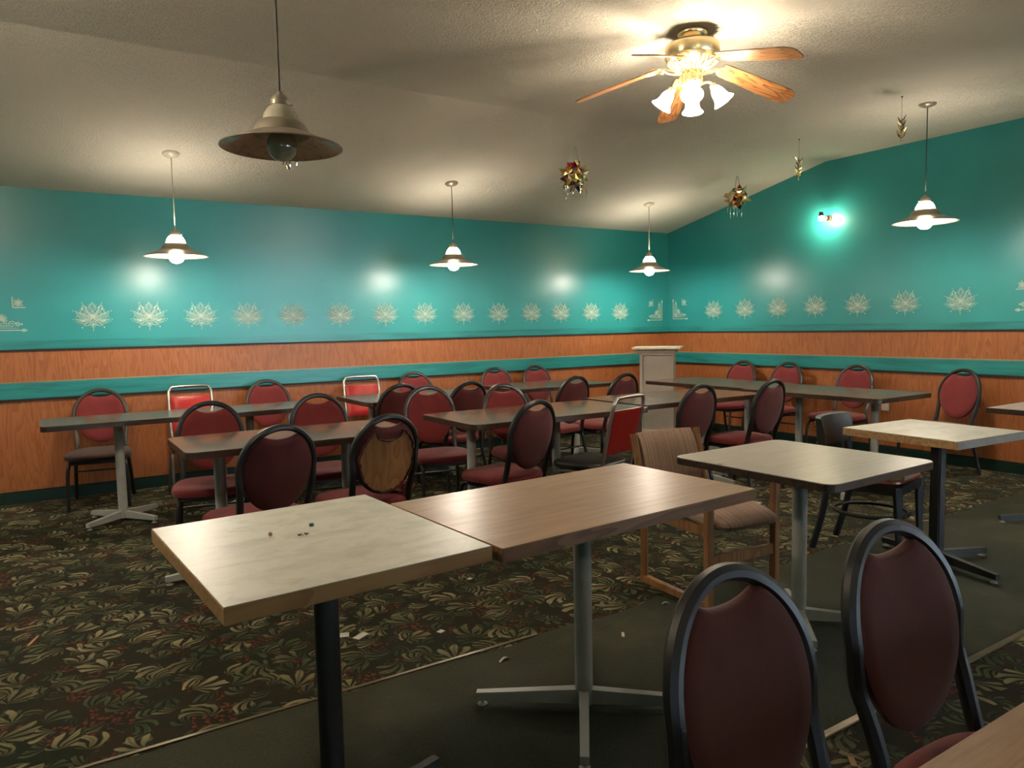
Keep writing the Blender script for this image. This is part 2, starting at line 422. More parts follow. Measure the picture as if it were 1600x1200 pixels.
def empty(name, loc, rz, label, cat, group=None):
    o = bpy.data.objects.new(name, None); C.objects.link(o); o.location = loc; o.rotation_euler = (0, 0, rz)
    o.empty_display_size = .1; return tag(o, label, cat, group)
def tag(o, label, cat, group=None):
    o['label'] = label; o['category'] = cat
    if group: o['group'] = group
    return o
def struct(o): o['kind'] = 'structure'; return o
def dup(root, loc, rz, label, group=None):
    r = root.copy(); C.objects.link(r); r.location = loc; r.rotation_euler = (0, 0, rz); r['label'] = label
    if group: r['group'] = group
    for ch in list(root.children):
        c = ch.copy(); C.objects.link(c); c.parent = r
        for gch in list(ch.children):
            d = gch.copy(); C.objects.link(d); d.parent = c
    return r

# ---------------------------------------------------------------- the room
TH = .12
def prism(name, pts, axis, lo, hi, mat):
    """polygon pts in the wall plane (u, z) given thickness along axis"""
    bm = nb(); A = []; B = []
    for (u, z) in pts:
        A.append(bm.verts.new((lo, u, z) if axis == 0 else (u, lo, z))); B.append(bm.verts.new((hi, u, z) if axis == 0 else (u, hi, z)))
    n = len(pts); bm.faces.new(A); bm.faces.new(B[::-1])
    for i in range(n): bm.faces.new((A[i], B[i], B[(i+1) % n], A[(i+1) % n]))
    return struct(bm_obj(name, bm, mat))
prism('wall_back', [(X0-TH, 0), (XB+TH, 0), (XB+TH, ZL), (X0-TH, ZL)], 1, YA, YA+TH, M['wall'])
gable = [(Y0-TH, 0), (YA, 0), (YA, ZL), (YK, ZH), (Y0-TH, ZH)]
prism('wall_right', gable, 0, XB, XB+TH, M['wall'])
prism('wall_left', gable, 0, X0-TH, X0, M['shell'])
# wall behind the camera with two window openings
bm = nb(); wy = Y0-TH/2
def wb(x0, x1, z0, z1): box(bm, ((x0+x1)/2, wy, (z0+z1)/2), (x1-x0, TH, z1-z0))
wb(X0, -1.7, 0, ZH); wb(-1.7, -.3, 0, .9); wb(-1.7, -.3, 2.2, ZH); wb(-.3, 3.1, 0, ZH); wb(3.1, 6.1, 0, .9); wb(3.1, 6.1, 2.2, ZH); wb(6.1, XB, 0, ZH)
struct(bm_obj('wall_front', bm, M['shell']))
for i, (a, c) in enumerate(((-1.7, -.3), (3.1, 6.1))):
    bm = nb(); cx = (a+c)/2
    for z in (.925, 2.175): box(bm, (cx, wy, z), (c-a, .08, .05))
    for x in [a+.025, c-.025] + ([cx] if c-a < 2 else [a+1, a+2]): box(bm, (x, wy, 1.55), (.05, .08, 1.25))
    fr = struct(bm_obj('window_%d' % (i+1), bm, M['frame_w']))
    bm = nb(); box(bm, (cx, wy-.01, 1.55), (c-a-.05, .006, 1.2)); bm_obj('pane', bm, M['glass'], fr)
bm = nb()
v = [bm.verts.new(p) for p in ((X0-TH, Y0-TH, ZH), (XB+TH, Y0-TH, ZH), (XB+TH, YK, ZH), (X0-TH, YK, ZH), (XB+TH, YA+TH, ZL-SL*TH), (X0-TH, YA+TH, ZL-SL*TH))]
v2 = [bm.verts.new(q.co+Vector((0, 0, .1))) for q in v]
for L in ((v[0], v[1], v[2], v[3]), (v[3], v[2], v[4], v[5]), (v2[0], v2[1], v2[2], v2[3]), (v2[3], v2[2], v2[4], v2[5]), (v[0], v[1], v2[1], v2[0]), (v[1], v[2], v2[2], v2[1]), (v[2], v[4], v2[4], v2[2]), (v[4], v[5], v2[5], v2[4]), (v[5], v[3], v2[3], v2[5]), (v[3], v[0], v2[0], v2[3])):
    bm.faces.new(L)
struct(bm_obj('ceiling', bm, M['ceil']))
bm = nb(); box(bm, ((X0+XB)/2, (Y0+YA)/2, -.05), (XB-X0+.2, YA-Y0+.2, .1)); struct(bm_obj('floor', bm, M['floral']))
# the olive aisle strip laid through the floral carpet
SA, SB = 1.385, 2.56
bm = nb(); pts = [(X0, SA)]
nseg = 60; top = [(X0+(XB-X0)*k/nseg, SB+.02*math.sin(k*1.7)*(1 if k > 5 else 0)+ .01*math.sin(k*.6)) for k in range(nseg+1)]
extrude_poly(bm, [(X0+.01, SA), (XB-.03, SA)]+top[::-1], 0.0003, .0012)
struct(bm_obj('floor_aisle', bm, M['strip']))
bm = nb(); box(bm, ((X0+XB)/2, SA, .006), (XB-X0-.02, .028, .006), 0, .002)
o = bm_obj('transition_strip', bm, M['metalstrip']); tag(o, 'thin metal floor strip between olive aisle and floral carpet at lower right', 'floor strip')
bm = nb(); box(bm, ((X0+1.75)/2, SB+.005, .004), (1.75-X0, .014, .004))
o = bm_obj('carpet_edge_binding', bm, M['metalstrip']); tag(o, 'thin beige seam along the far edge of the olive aisle, at lower left', 'carpet edge')

n_t = [0]
def run(kind, z0, z1, depth, mat, dz=0, sub=None):
    """a moulding along both visible walls"""
    for side in (0, 1):
        bm = nb()
        if side == 0: box(bm, ((X0+XB)/2, YA-depth/2, (z0+z1)/2), (XB-X0, depth, z1-z0), 0, dz)
        else: box(bm, (XB-depth/2, (Y0+YA)/2, (z0+z1)/2), (depth, YA-Y0, z1-z0), 0, dz)
        if kind == 'baseboard': nm = 'baseboard_back' if side == 0 else 'baseboard_right'
        else: n_t[0] += 1; nm = 'trim_%d' % n_t[0]
        o = struct(bm_obj(nm, bm, mat))
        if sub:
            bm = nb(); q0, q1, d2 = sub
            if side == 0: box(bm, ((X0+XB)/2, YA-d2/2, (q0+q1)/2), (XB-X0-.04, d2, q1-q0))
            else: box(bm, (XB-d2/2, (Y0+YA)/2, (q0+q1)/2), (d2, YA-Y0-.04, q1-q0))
            bm_obj('shadow_strip', bm, M['shadow_paint'], o)  # near-black strip stands in for the shadow line under the moulding
run('panel', .0, 1.225, .008, M['panel'])
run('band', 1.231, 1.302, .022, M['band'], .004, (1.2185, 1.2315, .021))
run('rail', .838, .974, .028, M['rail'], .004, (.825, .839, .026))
for side in (0, 1):
    pass
run('baseboard', .0, .088, .020, M['base'], .005)
run('cap', .088, .100, .014, M['base'], .003)

# ---------------------------------------------------------------- wall stencils
def ribbon(bm, pts, wd, closed=False):
    pts = [Vector((p[0], p[1])) for p in pts]; n = len(pts); L = []; Rr = []
    for i in range(n):
        a = pts[(i-1) % n] if closed or i > 0 else pts[i]; c = pts[(i+1) % n] if closed or i < n-1 else pts[i]
        t = (c-a).normalized() if (c-a).length > 1e-7 else Vector((1, 0)); nrm = Vector((-t.y, t.x))
        L.append(bm.verts.new((*(pts[i]+nrm*wd/2), 0))); Rr.append(bm.verts.new((*(pts[i]-nrm*wd/2), 0)))
    for i in range(n if closed else n-1):
        j = (i+1) % n
        try: bm.faces.new((L[i], Rr[i], Rr[j], L[j]))
        except Exception: pass
def disc(bm, x, y, r, sy=1.0, seg=8):
    bm.faces.new([bm.verts.new((x+r*math.cos(2*PI*k/seg), y+r*sy*math.sin(2*PI*k/seg), 0)) for k in range(seg)])
def petal(bx, by, tx, ty, wd, skew=0.0, n=14, fat=.5):
    b0 = Vector((bx, by)); t = Vector((tx, ty)); d = t-b0; nn = Vector((-d.y, d.x)).normalized()
    out = []
    def prof(s): return math.sin(PI*s**(.5/fat*.72))**1.05
    for k in range(n+1):
        s = k/n; out.append(b0+d*s+nn*(wd/2*prof(s)+skew*math.sin(PI*s)))
    for k in range(n-1, 0, -1):
        s = k/n; out.append(b0+d*s+nn*(-wd/2*prof(s)+skew*math.sin(PI*s)))
    return out
def leaf(bm, *a, wd=.0027, inner=(.72,), fill=False, **k):
    P = petal(*a, **k); ribbon(bm, P, wd, True)
    c = sum(P, Vector((0, 0)))/len(P)
    for s in inner: ribbon(bm, [c+(p-c)*s for p in P], wd*.75, True)
    if fill:
        Q = [c+(p-c)*.45 for p in P]; bm.faces.new([bm.verts.new((q.x, q.y, 0)) for q in Q])
def lotus_bm():
    bm = nb(); u = .145/ .5
    S = .29
    def L(bx, by, tx, ty, wd, **k):
        kk = dict(k); sk = kk.pop('skew', 0)*S
        leaf(bm, bx*S, by*S, tx*S, ty*S, wd*S, skew=sk, **kk)
    L(0, .12, 0, .385, .19, inner=(.74, .45))                  # crown petal
    L(0, -.18, 0, .15, .25, inner=(.80, .6), fill=True)         # heart petal
    for s in (-1, 1):
        L(.075*s, -.13, .225*s, .335, .23, skew=-.055*s, inner=(.84,))
        L(.065*s, -.13, .172*s, .215, .16, skew=-.045*s, inner=(.72, .42))
        L(.065*s, -.12, .430*s, .135, .17, skew=-.035*s, inner=(.76, .50))
        L(.065*s, -.145, .445*s, -.085, .125, skew=-.060*s, inner=(.74,), fill=True)
        L(.06*s, -.16, .255*s, -.285, .115, skew=-.025*s, inner=(.64,))
        for (bx, by, tx, ty, wd) in ((.125, .20, .205, .285, .035), (.245, .14, .235, .27, .035), (.03, -.13, .045, .06, .04)):
            P = petal(bx*s*S, by*S, tx*s*S, ty*S, wd*S); bm.faces.new([bm.verts.new((q.x, q.y, 0)) for q in P])
        for (x, y, r) in ((.245, .365, .014), (.475, .135, .014), (.10, .30, .009), (.32, .165, .009), (.40, -.03, .014), (.485, -.11, .015), (.44, -.165, .013), (.385, -.20, .011), (.33, -.22, .009), (.275, -.34, .018), (.11, -.265, .014), (.17, -.25, .008)):
            disc(bm, x*s*S, y*S, r*S, 1.5 if abs(y+.34) < .01 else 1.0)
        for k in range(5): disc(bm, (.17+.048*k)*s*S, (-.155+.010*k)*S, .012*S)
        for k in range(4): disc(bm, (.18+.045*k)*s*S, (-.02+.03*k)*S, .012*S)
        for k in range(4): disc(bm, (.125+.012*k)*s*S, (-.03+.05*k)*S, .010*S)
        for k in range(3): disc(bm, (.02+.015*k)*s*S, (.21+.02*k)*S, .008*S)
    L(0, -.15, 0, -.365, .145, inner=(.7,), fill=True)
    disc(bm, 0, -.40*S, .016*S); disc(bm, 0, -.44*S, .011*S)
    return bm
def spiral(cx, cy, r, turns=1.6, n=26, d=1, a0=0):
    return [(cx+r*(1-k/n*.85)*math.cos(a0+d*2*PI*turns*k/n), cy+r*(1-k/n*.85)*math.sin(a0+d*2*PI*turns*k/n)) for k in range(n+1)]
def corner_big():
    bm = nb()                                 # corner at the origin, arms along +x and +y
    for sw in (0, 1):
        f = (lambda p: (p[1], p[0])) if sw else (lambda p: p)
        ribbon(bm, [f((0, 0)), f((.245, 0))], .008)
        ribbon(bm, [f((.018, .018)), f((.20, .018))], .003)
        P = petal(.215, 0, .262, 0, .026); bm.faces.new([bm.verts.new((*f((q.x, q.y)), 0)) for q in P])
        ribbon(bm, [f(p) for p in spiral(.155, .048, .027)], .005)
        ribbon(bm, [f((.02, .055)), f((.125, .055)), f((.135, .03)), f((.03, .028))], .004)
        for k in range(6): disc(bm, *f((.035+.017*k, .041)), .005)
        for k in range(5): disc(bm, *f((.195+.012*math.cos(k*1.256), .048+.012*math.sin(k*1.256))), .007)
        disc(bm, *f((.222, .048)), .008, 1)
    for k in range(7):
        a = -.6+k*.45; leaf(bm, .085, .085, .085+.048*math.cos(a), .085+.048*math.sin(a), .02, wd=.003, inner=(), fill=True)
    ribbon(bm, [(.03, .03), (.09, .09)], .006); disc(bm, .085, .085, .012)
    ribbon(bm, spiral(.05, .05, .03), .004)
    return bm
def corner_small():
    bm = nb()
    ribbon(bm, [(0, 0), (.085, 0)], .007); ribbon(bm, [(0, 0), (0, .085)], .007)
    ribbon(bm, [(.012, .012), (.07, .012)], .003); ribbon(bm, [(.012, .012), (.012, .07)], .003)
    for k in range(6):
        a = k*1.047+.4; leaf(bm, .04, .038, .04+.034*math.cos(a), .038+.034*math.sin(a), .016, wd=.003, inner=(), fill=True)
    ribbon(bm, spiral(.03, .03, .018), .003); return bm
def wallmat(side, u, z, flip=False):
    fx = -1 if flip else 1
    if side == 'A': return Matrix(((fx, 0, 0, u), (0, 0, 1, YA-.0035), (0, 1, 0, z), (0, 0, 0, 1)))
    return Matrix(((0, 0, 1, XB-.0035), (-fx, 0, 0, u), (0, 1, 0, z), (0, 0, 0, 1)))
def solid2(bm):
    r = bmesh.ops.extrude_face_region(bm, geom=list(bm.faces))
    for q in r['geom']:
        if isinstance(q, bmesh.types.BMVert): q.co.z += .0015
    return bm
ords = ['first', 'second', 'third', 'fourth', 'fifth', 'sixth', 'seventh', 'eighth', 'ninth', 'tenth', 'eleventh', 'twelfth', 'thirteenth', 'fourteenth']
lot0 = bm_obj('lotus_stencil', solid2(lotus_bm()), M['stencil']); tag(lot0, 'x', 'wall stencil')
la = [.387, .811, 1.229, 1.632, 2.05, 2.51, 2.99, 3.438, 3.9, 4.35, 4.792, 5.213, 5.678, 6.138]
for i, x in enumerate(la):
    o = lot0 if i == 0 else lot0.copy()
    if i: C.objects.link(o)
    o.matrix_world = wallmat('A', x, 1.497)
    o['label'] = 'cream lotus stencil on the long back wall, %s from the left' % ords[i] if i < 13 else 'cream lotus stencil on the back wall nearest the room corner'
    o['group'] = 'lotus stencils on the back wall'
for i, y in enumerate([6.27, 5.794, 5.333, 4.866, 4.385, 3.896, 3.398]):
    o = lot0.copy(); C.objects.link(o); o.matrix_world = wallmat('B', y, 1.497)
    o['label'] = 'cream lotus stencil on the right wall, %s from the room corner' % ords[i]; o['group'] = 'lotus stencils on the right wall'
big0 = bm_obj('corner_stencil', solid2(corner_big()), M['stencil']); sm0 = bm_obj('flower_stencil', solid2(corner_small()), M['stencil'])
bigs = [('A', -.33, 1.385, False, 'large cream bracket stencil at the left edge of the back wall'), ('A', 6.85, 1.385, True, 'large cream bracket stencil on back wall beside the room corner'),
        ('B', 6.95, 1.395, False, 'large cream bracket stencil on right wall beside the room corner'), ('B', 2.70, 1.395, True, 'large cream bracket stencil at right edge of the right wall')]
sms = [('A', -.16, 1.565, False, 'small cream flower bracket at the left end of the back wall'), ('A', 6.69, 1.565, True, 'small cream flower bracket on back wall near room corner'),
       ('B', 6.79, 1.57, False, 'small cream flower bracket on right wall near room corner'), ('B', 2.87, 1.57, True, 'small cream flower bracket at right edge of right wall')]
for base, lst in ((big0, bigs), (sm0, sms)):
    for i, (s, u, z, fl, lab) in enumerate(lst):
        o = base if i == 0 else base.copy()
        if i: C.objects.link(o)
        o.matrix_world = wallmat(s, u, z, fl); tag(o, lab, 'wall stencil')

# ---------------------------------------------------------------- banquet chair (oval back)
def hoop_pt(a, rx=.190, rz=.215, zc=.668):
    """point on the tilted, slightly curved oval of the backrest"""
    # slightly egg-shaped: wider at the top
    x = rx*math.cos(a)*(1+.05*math.sin(a)); z = rz*math.sin(a)
    y = -.27-.20*z+.55*x*x
    return Vector((x, y, zc+z))
def pad_bm(front=True):
    """oval cushion with a scooped hand hold at the top"""
    n = 72; out = []
    for k in range(n):
        a = PI/2+2*PI*k/n
        rr = .955
        x = .190*rr*math.cos(a)*(1+.05*math.sin(a)); z = .215*rr*math.sin(a)
        if abs(x) < .098 and z > 0:
            z = min(z, .160+.026*(abs(x)/.098)**2.2)
        out.append((x, z))
    bm = nb(); rows = []
    for s, h in ((1.0, 0), (.985, .012), (.94, .019), (.75, .024), (.4, .026)):
        rows.append([(x*s, z*s-.01*(1-s), h) for x, z in out])
    def P(x, z, h, sg): return bm.verts.new((x, -.27-.20*z+.55*x*x+sg*h, .668+z))
    rim = [P(x, z, 0, 1) for x, z, h in rows[0]]
    for sg in (1, -1):
        prev = rim
        for r in rows[1:]:
            cur = [P(x, z, h*(1 if sg > 0 else .7), sg) for x, z, h in r]
            for k in range(n): bm.faces.new((prev[k], prev[(k+1) % n], cur[(k+1) % n], cur[k]))
            prev = cur
        c = P(0, -.01, .026*(1 if sg > 0 else .7), sg)
        for k in range(n): bm.faces.new((prev[k], prev[(k+1) % n], c))
    return bm
def seat_bm(w=.465, d=.45, z=.374, h=.056, n=48, p=3.2, dome=.012, taper=.06):
    bm = nb(); rows = []
    def ring(s, zz):
        out = []
        for k in range(n):
            a = 2*PI*k/n; c, q = math.cos(a), math.sin(a)
            x = w/2*math.copysign(abs(c)**(2/p), c)*s; y = d/2*math.copysign(abs(q)**(2/p), q)*s
            out.append(bm.verts.new((x*(1+taper*y/(d/2)), y, zz)))
        return out
    prev = None
    for s, zz in ((.90, z), (.975, z+.008), (1, z+h*.45), (.985, z+h*.75), (.93, z+h*.95), (.7, z+h+dome*.6), (.35, z+h+dome)):
        cur = ring(s, zz)
        if prev:
            for k in range(n): bm.faces.new((prev[k], prev[(k+1) % n], cur[(k+1) % n], cur[k]))
        else: bm.faces.new(cur)
        prev = cur
    bm.faces.new(prev); return bm
def oval_chair(label, frame, cloth, seatm, backm=None, ripped=False):
    t = empty('banquet_chair', (0, 0, 0), 0, label, 'chair')
    arch = [hoop_pt(math.radians(-6+192*k/44)) for k in range(45)]
    dn = [(.186, -.247, .600), (.180, -.228, .545), (.175, -.212, .495), (.174, -.200, .455), (.179, -.192, .415)]
    arch = smooth_path([(x, y, z) for x, y, z in dn[::-1]]+[arch[2]], 4)[:-1]+arch[2:-2]+smooth_path([arch[-3]]+[(-x, y, z) for x, y, z in dn], 4)
    bm = nb(); tube(bm, arch, .0185, 8, 0, False, .92, up=(0, 1, 0), ph=.5); bm_obj('back_frame', bm, frame, t, True)
    o = bm_obj('backrest', pad_bm(), [cloth, M['redback']], t, True)
    for p in o.data.polygons:                     # the rear of the pad is covered in a darker cloth
        if p.normal.y < -.1: p.material_index = 1
    if ripped:
        # plywood showing where the cover is torn away from the rear of the backrest
        bm = nb(); n = 60; pts = []
        rnd = random.Random(5)
        for k in range(n):
            a = 2*PI*k/n; x = .156*math.cos(a)*(1+rnd.uniform(-.035, .03)); z = .175*math.sin(a)*(1+rnd.uniform(-.04, .02))-.012
            if z > .085 and abs(x) < .07: z = .085+.02*(abs(x)/.07)**2
            pts.append((x, z))
        for side, dy in ((0, .0225), (1, .0190)):
            vs = [bm.verts.new((x, -.27-.20*z+.55*x*x-dy, .668+z)) for x, z in pts]
            c = bm.verts.new((0, -.27-dy, .668))
            for k in range(n): bm.faces.new((vs[k], vs[(k+1) % n], c))
            if side == 0: keep = vs
            else:
                for k in range(n): bm.faces.new((keep[k], keep[(k+1) % n], vs[(k+1) % n], vs[k]))
        pl = bm_obj('plywood_panel', bm, M['ply'], o); pl['label'] = 'bare plywood where the cloth is torn away'
        bm = nb()
        ringp = [(x*1.03, -.27-.2*z*1.03+.55*x*x-.0225, .668+z*1.03) for x, z in pts]
        tube(bm, ringp, [rnd.uniform(.004, .013) for _ in pts], 6, 0, True, .5, up=(0, 1, 0))
        bm_obj('torn_edge', bm, M['torn'], o, True)
    s = bm_obj('seat', seat_bm(), seatm, t, True)
    bm = nb(); box(bm, (0, 0, .368), (.37, .37, .022), 0, .006); bm_obj('seat_pan', bm, M['pan'], s)
    for sx in (-1, 1):
        bm = nb(); tube(bm, smooth_path([(sx*.205, .205, .0), (sx*.203, .198, .20), (sx*.198, .188, .31), (sx*.190, .160, .353), (sx*.188, .10, .360), (sx*.19, -.15, .352)], 5), .0135, 8); bm_obj('leg', bm, frame, t, True)
        bm = nb(); tube(bm, smooth_path([(sx*.178, -.193, .42), (sx*.186, -.187, .36), (sx*.197, -.213, .22), (sx*.208, -.265, .0)], 6), [.0165, .0155, .015]+[.014]*16, 8); bm_obj('leg', bm, frame, t, True)
    bm = nb()
    tube(bm, [(-.19, .15, .352), (.19, .15, .352)], .008, 6); bm_obj('stretcher', bm, frame, t, True)
    bm = nb(); tube(bm, [(-.195, -.20, .24), (.195, -.20, .24)], .007, 6); bm_obj('stretcher', bm, frame, t, True)
    return t
def place(o, x, y, h): o.location = (x, y, 0); o.rotation_euler = (0, 0, math.radians(h-90))

P1 = oval_chair('burgundy oval-back chair against the panelling between fourteen', M['frame'], M['red'], M['red'])
PB = oval_chair('x', M['frame_bronze'], M['red'], M['red'])
def from_top(x, y, h, off=.325):
    a = math.radians(h); return x+off*math.cos(a), y+off*math.sin(a)
GR = 'oval-back banquet chairs'
chairs = [  # proto, back-top x, y, heading, label
 (PB, 1.735, 6.925, -90, 'burgundy oval chair against the back wall, between the two square red chairs'),
 (PB, 3.22, 6.925, -92, 'burgundy oval chair against back wall behind two overlapping chairs, left of the gap'),
 (PB, 4.20, 6.925, -93, 'burgundy oval chair against back wall, left one of the pair below the centre pendant'),
 (PB, 4.73, 6.925, -86, 'burgundy oval chair against back wall, nearest on that wall to the podium'),
 (PB, 6.86, 5.70, 182, 'burgundy oval chair against right wall, nearest on that wall to the podium'),
 (PB, 6.86, 5.09, 180, 'burgundy oval chair against right wall, second along from the podium'),
 (PB, 6.84, 4.28, 178, 'burgundy oval chair against right wall behind the rounded end of the long table'),
 (P1, 6.78, 3.25, 166, 'burgundy oval chair standing alone by right wall beside the power outlet'),
 (P1, .905, 5.06, -100, 'dark burgundy oval chair facing the room behind the left end of the second-row table'),
 (P1, 1.62, 5.09, -94, 'dark burgundy oval chair facing the room behind the right part of second-row table'),
 (P1, .945, 3.50, 101, 'black-framed oval chair seen from behind, just beyond the cream table'),
 (P1, 2.445, 5.455, 93, 'dark oval chair seen from behind, half hidden by a brighter red oval chair'),
 (PB, 2.50, 5.13, -99, 'bright burgundy oval chair facing the room at the left end of the middle table'),
 (P1, 2.98, 5.27, 97, 'dark oval chair seen from behind, beyond middle table, left of a bronze-framed chair'),
 (PB, 3.02, 4.87, -92, 'bronze-framed burgundy oval chair facing the room behind the middle table'),
 (P1, 2.515, 3.62, 103, 'black-framed oval chair seen from behind, pulled up to the middle table'),
 (P1, 3.97, 5.12, 98, 'dark oval chair seen from behind at the back row, between middle tables and wall'),
 (P1, 4.48, 5.04, 97, 'dark oval chair seen from behind just left of the podium'),
 (P1, 4.035, 3.72, 92, 'dark oval chair seen from behind, right of the square red chair'),
 (P1, 4.75, 3.65, 94, 'dark oval chair seen from behind with its red seat showing, before the right tables'),
 (P1, 1.020, .915, -86, 'largest foreground oval chair at the bottom edge, left of the pair'),
 (P1, 1.542, .915, -91, 'foreground oval chair at lower right, farther one of the nearest pair'),
]
used = set()
for pr, x, y, h, lab in chairs:
    X, Y = from_top(x, y, h)
    if pr.name not in used: used.add(pr.name); o = pr; o['label'] = lab
    else: o = dup(pr, (0, 0, 0), 0, lab)
    o['group'] = GR; place(o, X, Y, h)
    if 'foreground' in lab:
        for ch in o.children:
            if ch.name.startswith('backrest'): ch.data = ch.data.copy(); ch.data.materials[0] = M['dullred']  # darker maroon front cover on these two chairs
o = oval_chair('burgundy oval chair with dark brown seat at the far left wall', M['frame_bronze'], M['red'], M['brownseat']); place(o, *from_top(.40, 6.925, -99), -99); o['group'] = GR
for ch in o.children:
    if ch.name.startswith('leg'): ch.data.materials[0] = M['frame']
o = oval_chair('black-framed oval chair whose torn back cover shows bare plywood', M['frame'], M['torn'], M['red'], ripped=True); place(o, *from_top(1.515, 3.545, 97), 97); o['group'] = GR
# red bundle lying on the torn chair's seat
bx, by = from_top(1.515, 3.545, 97)
bm = nb(); bmesh.ops.create_icosphere(bm, subdivisions=4, radius=1)
rr = random.Random(3)
for v in bm.verts:
    c = v.co; k = 1+.16*math.sin(7*c.x+3*c.y)+.12*math.sin(9*c.y-4*c.z)+.06*math.sin(17*c.z+9*c.x)
    v.co = Vector((c.x*.095*k, c.y*.075*k, max(-.6, c.z)*.045*k))
o = bm_obj('folded_cloth', bm, M['red'], None, True); o.location = (bx+.16, by-.10, .478); o.rotation_euler = (0, 0, .3); tag(o, 'crumpled red cloth on the seat of the torn-backed chair', 'cloth')

# ---------------------------------------------------------------- square-back chair
def square_chair(label, frame, legm, cloth, seatm):
    t = empty('vinyl_chair', (0, 0, 0), 0, label, 'chair')
    def q(x, z): return Vector((x, -.215-.24*(z-.45), z))
    pts = [q(-.165, .40), q(-.172, .60), q(-.172, .80), q(-.158, .852), q(-.12, .872), q(.12, .872), q(.158, .852), q(.172, .80), q(.172, .60), q(.165, .40)]
    bm = nb(); tube(bm, smooth_path(pts, 5), .0125, 10); bm_obj('back_frame', bm, frame, t, True)
    bm = nb()
    for (z0, z1) in ((.50, .79),):
        nx, nz = 12, 10; F_, Bk = [], []
        for j in range(nz+1):
            z = z0+(z1-z0)*j/nz; e = 1-max(0, abs(j/nz*2-1)-.8)/.2*.5
            F_.append([bm.verts.new(q(-.158+.316*i/nx, z)+Vector((0, .006+.02*e*(1-(abs(i/nx*2-1))**6), 0))) for i in range(nx+1)])
            Bk.append([bm.verts.new(q(-.158+.316*i/nx, z)+Vector((0, -.008-.006*e*(1-(abs(i/nx*2-1))**6), 0))) for i in range(nx+1)])
        for j in range(nz):
            for i in range(nx):
                bm.faces.new((F_[j][i], F_[j][i+1], F_[j+1][i+1], F_[j+1][i])); bm.faces.new((Bk[j][i], Bk[j+1][i], Bk[j+1][i+1], Bk[j][i+1]))
        for j in range(nz):
            for i in (0, nx): bm.faces.new((F_[j][i], F_[j+1][i], Bk[j+1][i], Bk[j][i]))
        for i in range(nx):
            for j in (0, nz): bm.faces.new((F_[j][i], F_[j][i+1], Bk[j][i+1], Bk[j][i]))
    bm_obj('backrest', bm, cloth, t, True)
    bm_obj('seat', seat_bm(.41, .42, .385, .055, p=4.5), seatm, t, True)
    for sx in (-1, 1):
        bm = nb(); tube(bm, smooth_path([(sx*.20, .20, 0), (sx*.198, .19, .30), (sx*.19, .15, .355), (sx*.185, .05, .372), (sx*.18, -.17, .372)], 5), .011, 8); bm_obj('leg', bm, legm, t, True)
        bm = nb(); tube(bm, smooth_path([(sx*.166, -.205, .42), (sx*.178, -.19, .36), (sx*.195, -.23, .15), (sx*.205, -.26, 0)], 5), .0115, 8); bm_obj('leg', bm, legm, t, True)
    bm = nb(); tube(bm, [(-.18, .12, .368), (.18, .12, .368)], .008, 6); bm_obj('stretcher', bm, legm, t, True)
    return t
o = square_chair('square chrome-framed chair with red vinyl back against the left part of back wall', M['chrome'], M['bronze_chrome'], M['redvinyl'], M['brownseat']); place(o, *from_top(1.085, 6.93, -94, .315), -94); o['group'] = 'square red vinyl chairs'
o2 = dup(o, (0, 0, 0), 0, 'square chrome-framed chair with red vinyl back, at the left end of the second back-wall table'); place(o2, *from_top(2.66, 6.93, -97, .315), -97)
o = square_chair('square red vinyl chair with black seat and tarnished chrome frame, seen from behind', M['bronze_chrome'], M['bronze_chrome'], M['redvinyl'], M['blackvinyl']); place(o, *from_top(3.19, 3.57, 105, .315), 105); o['group'] = 'square red vinyl chairs'

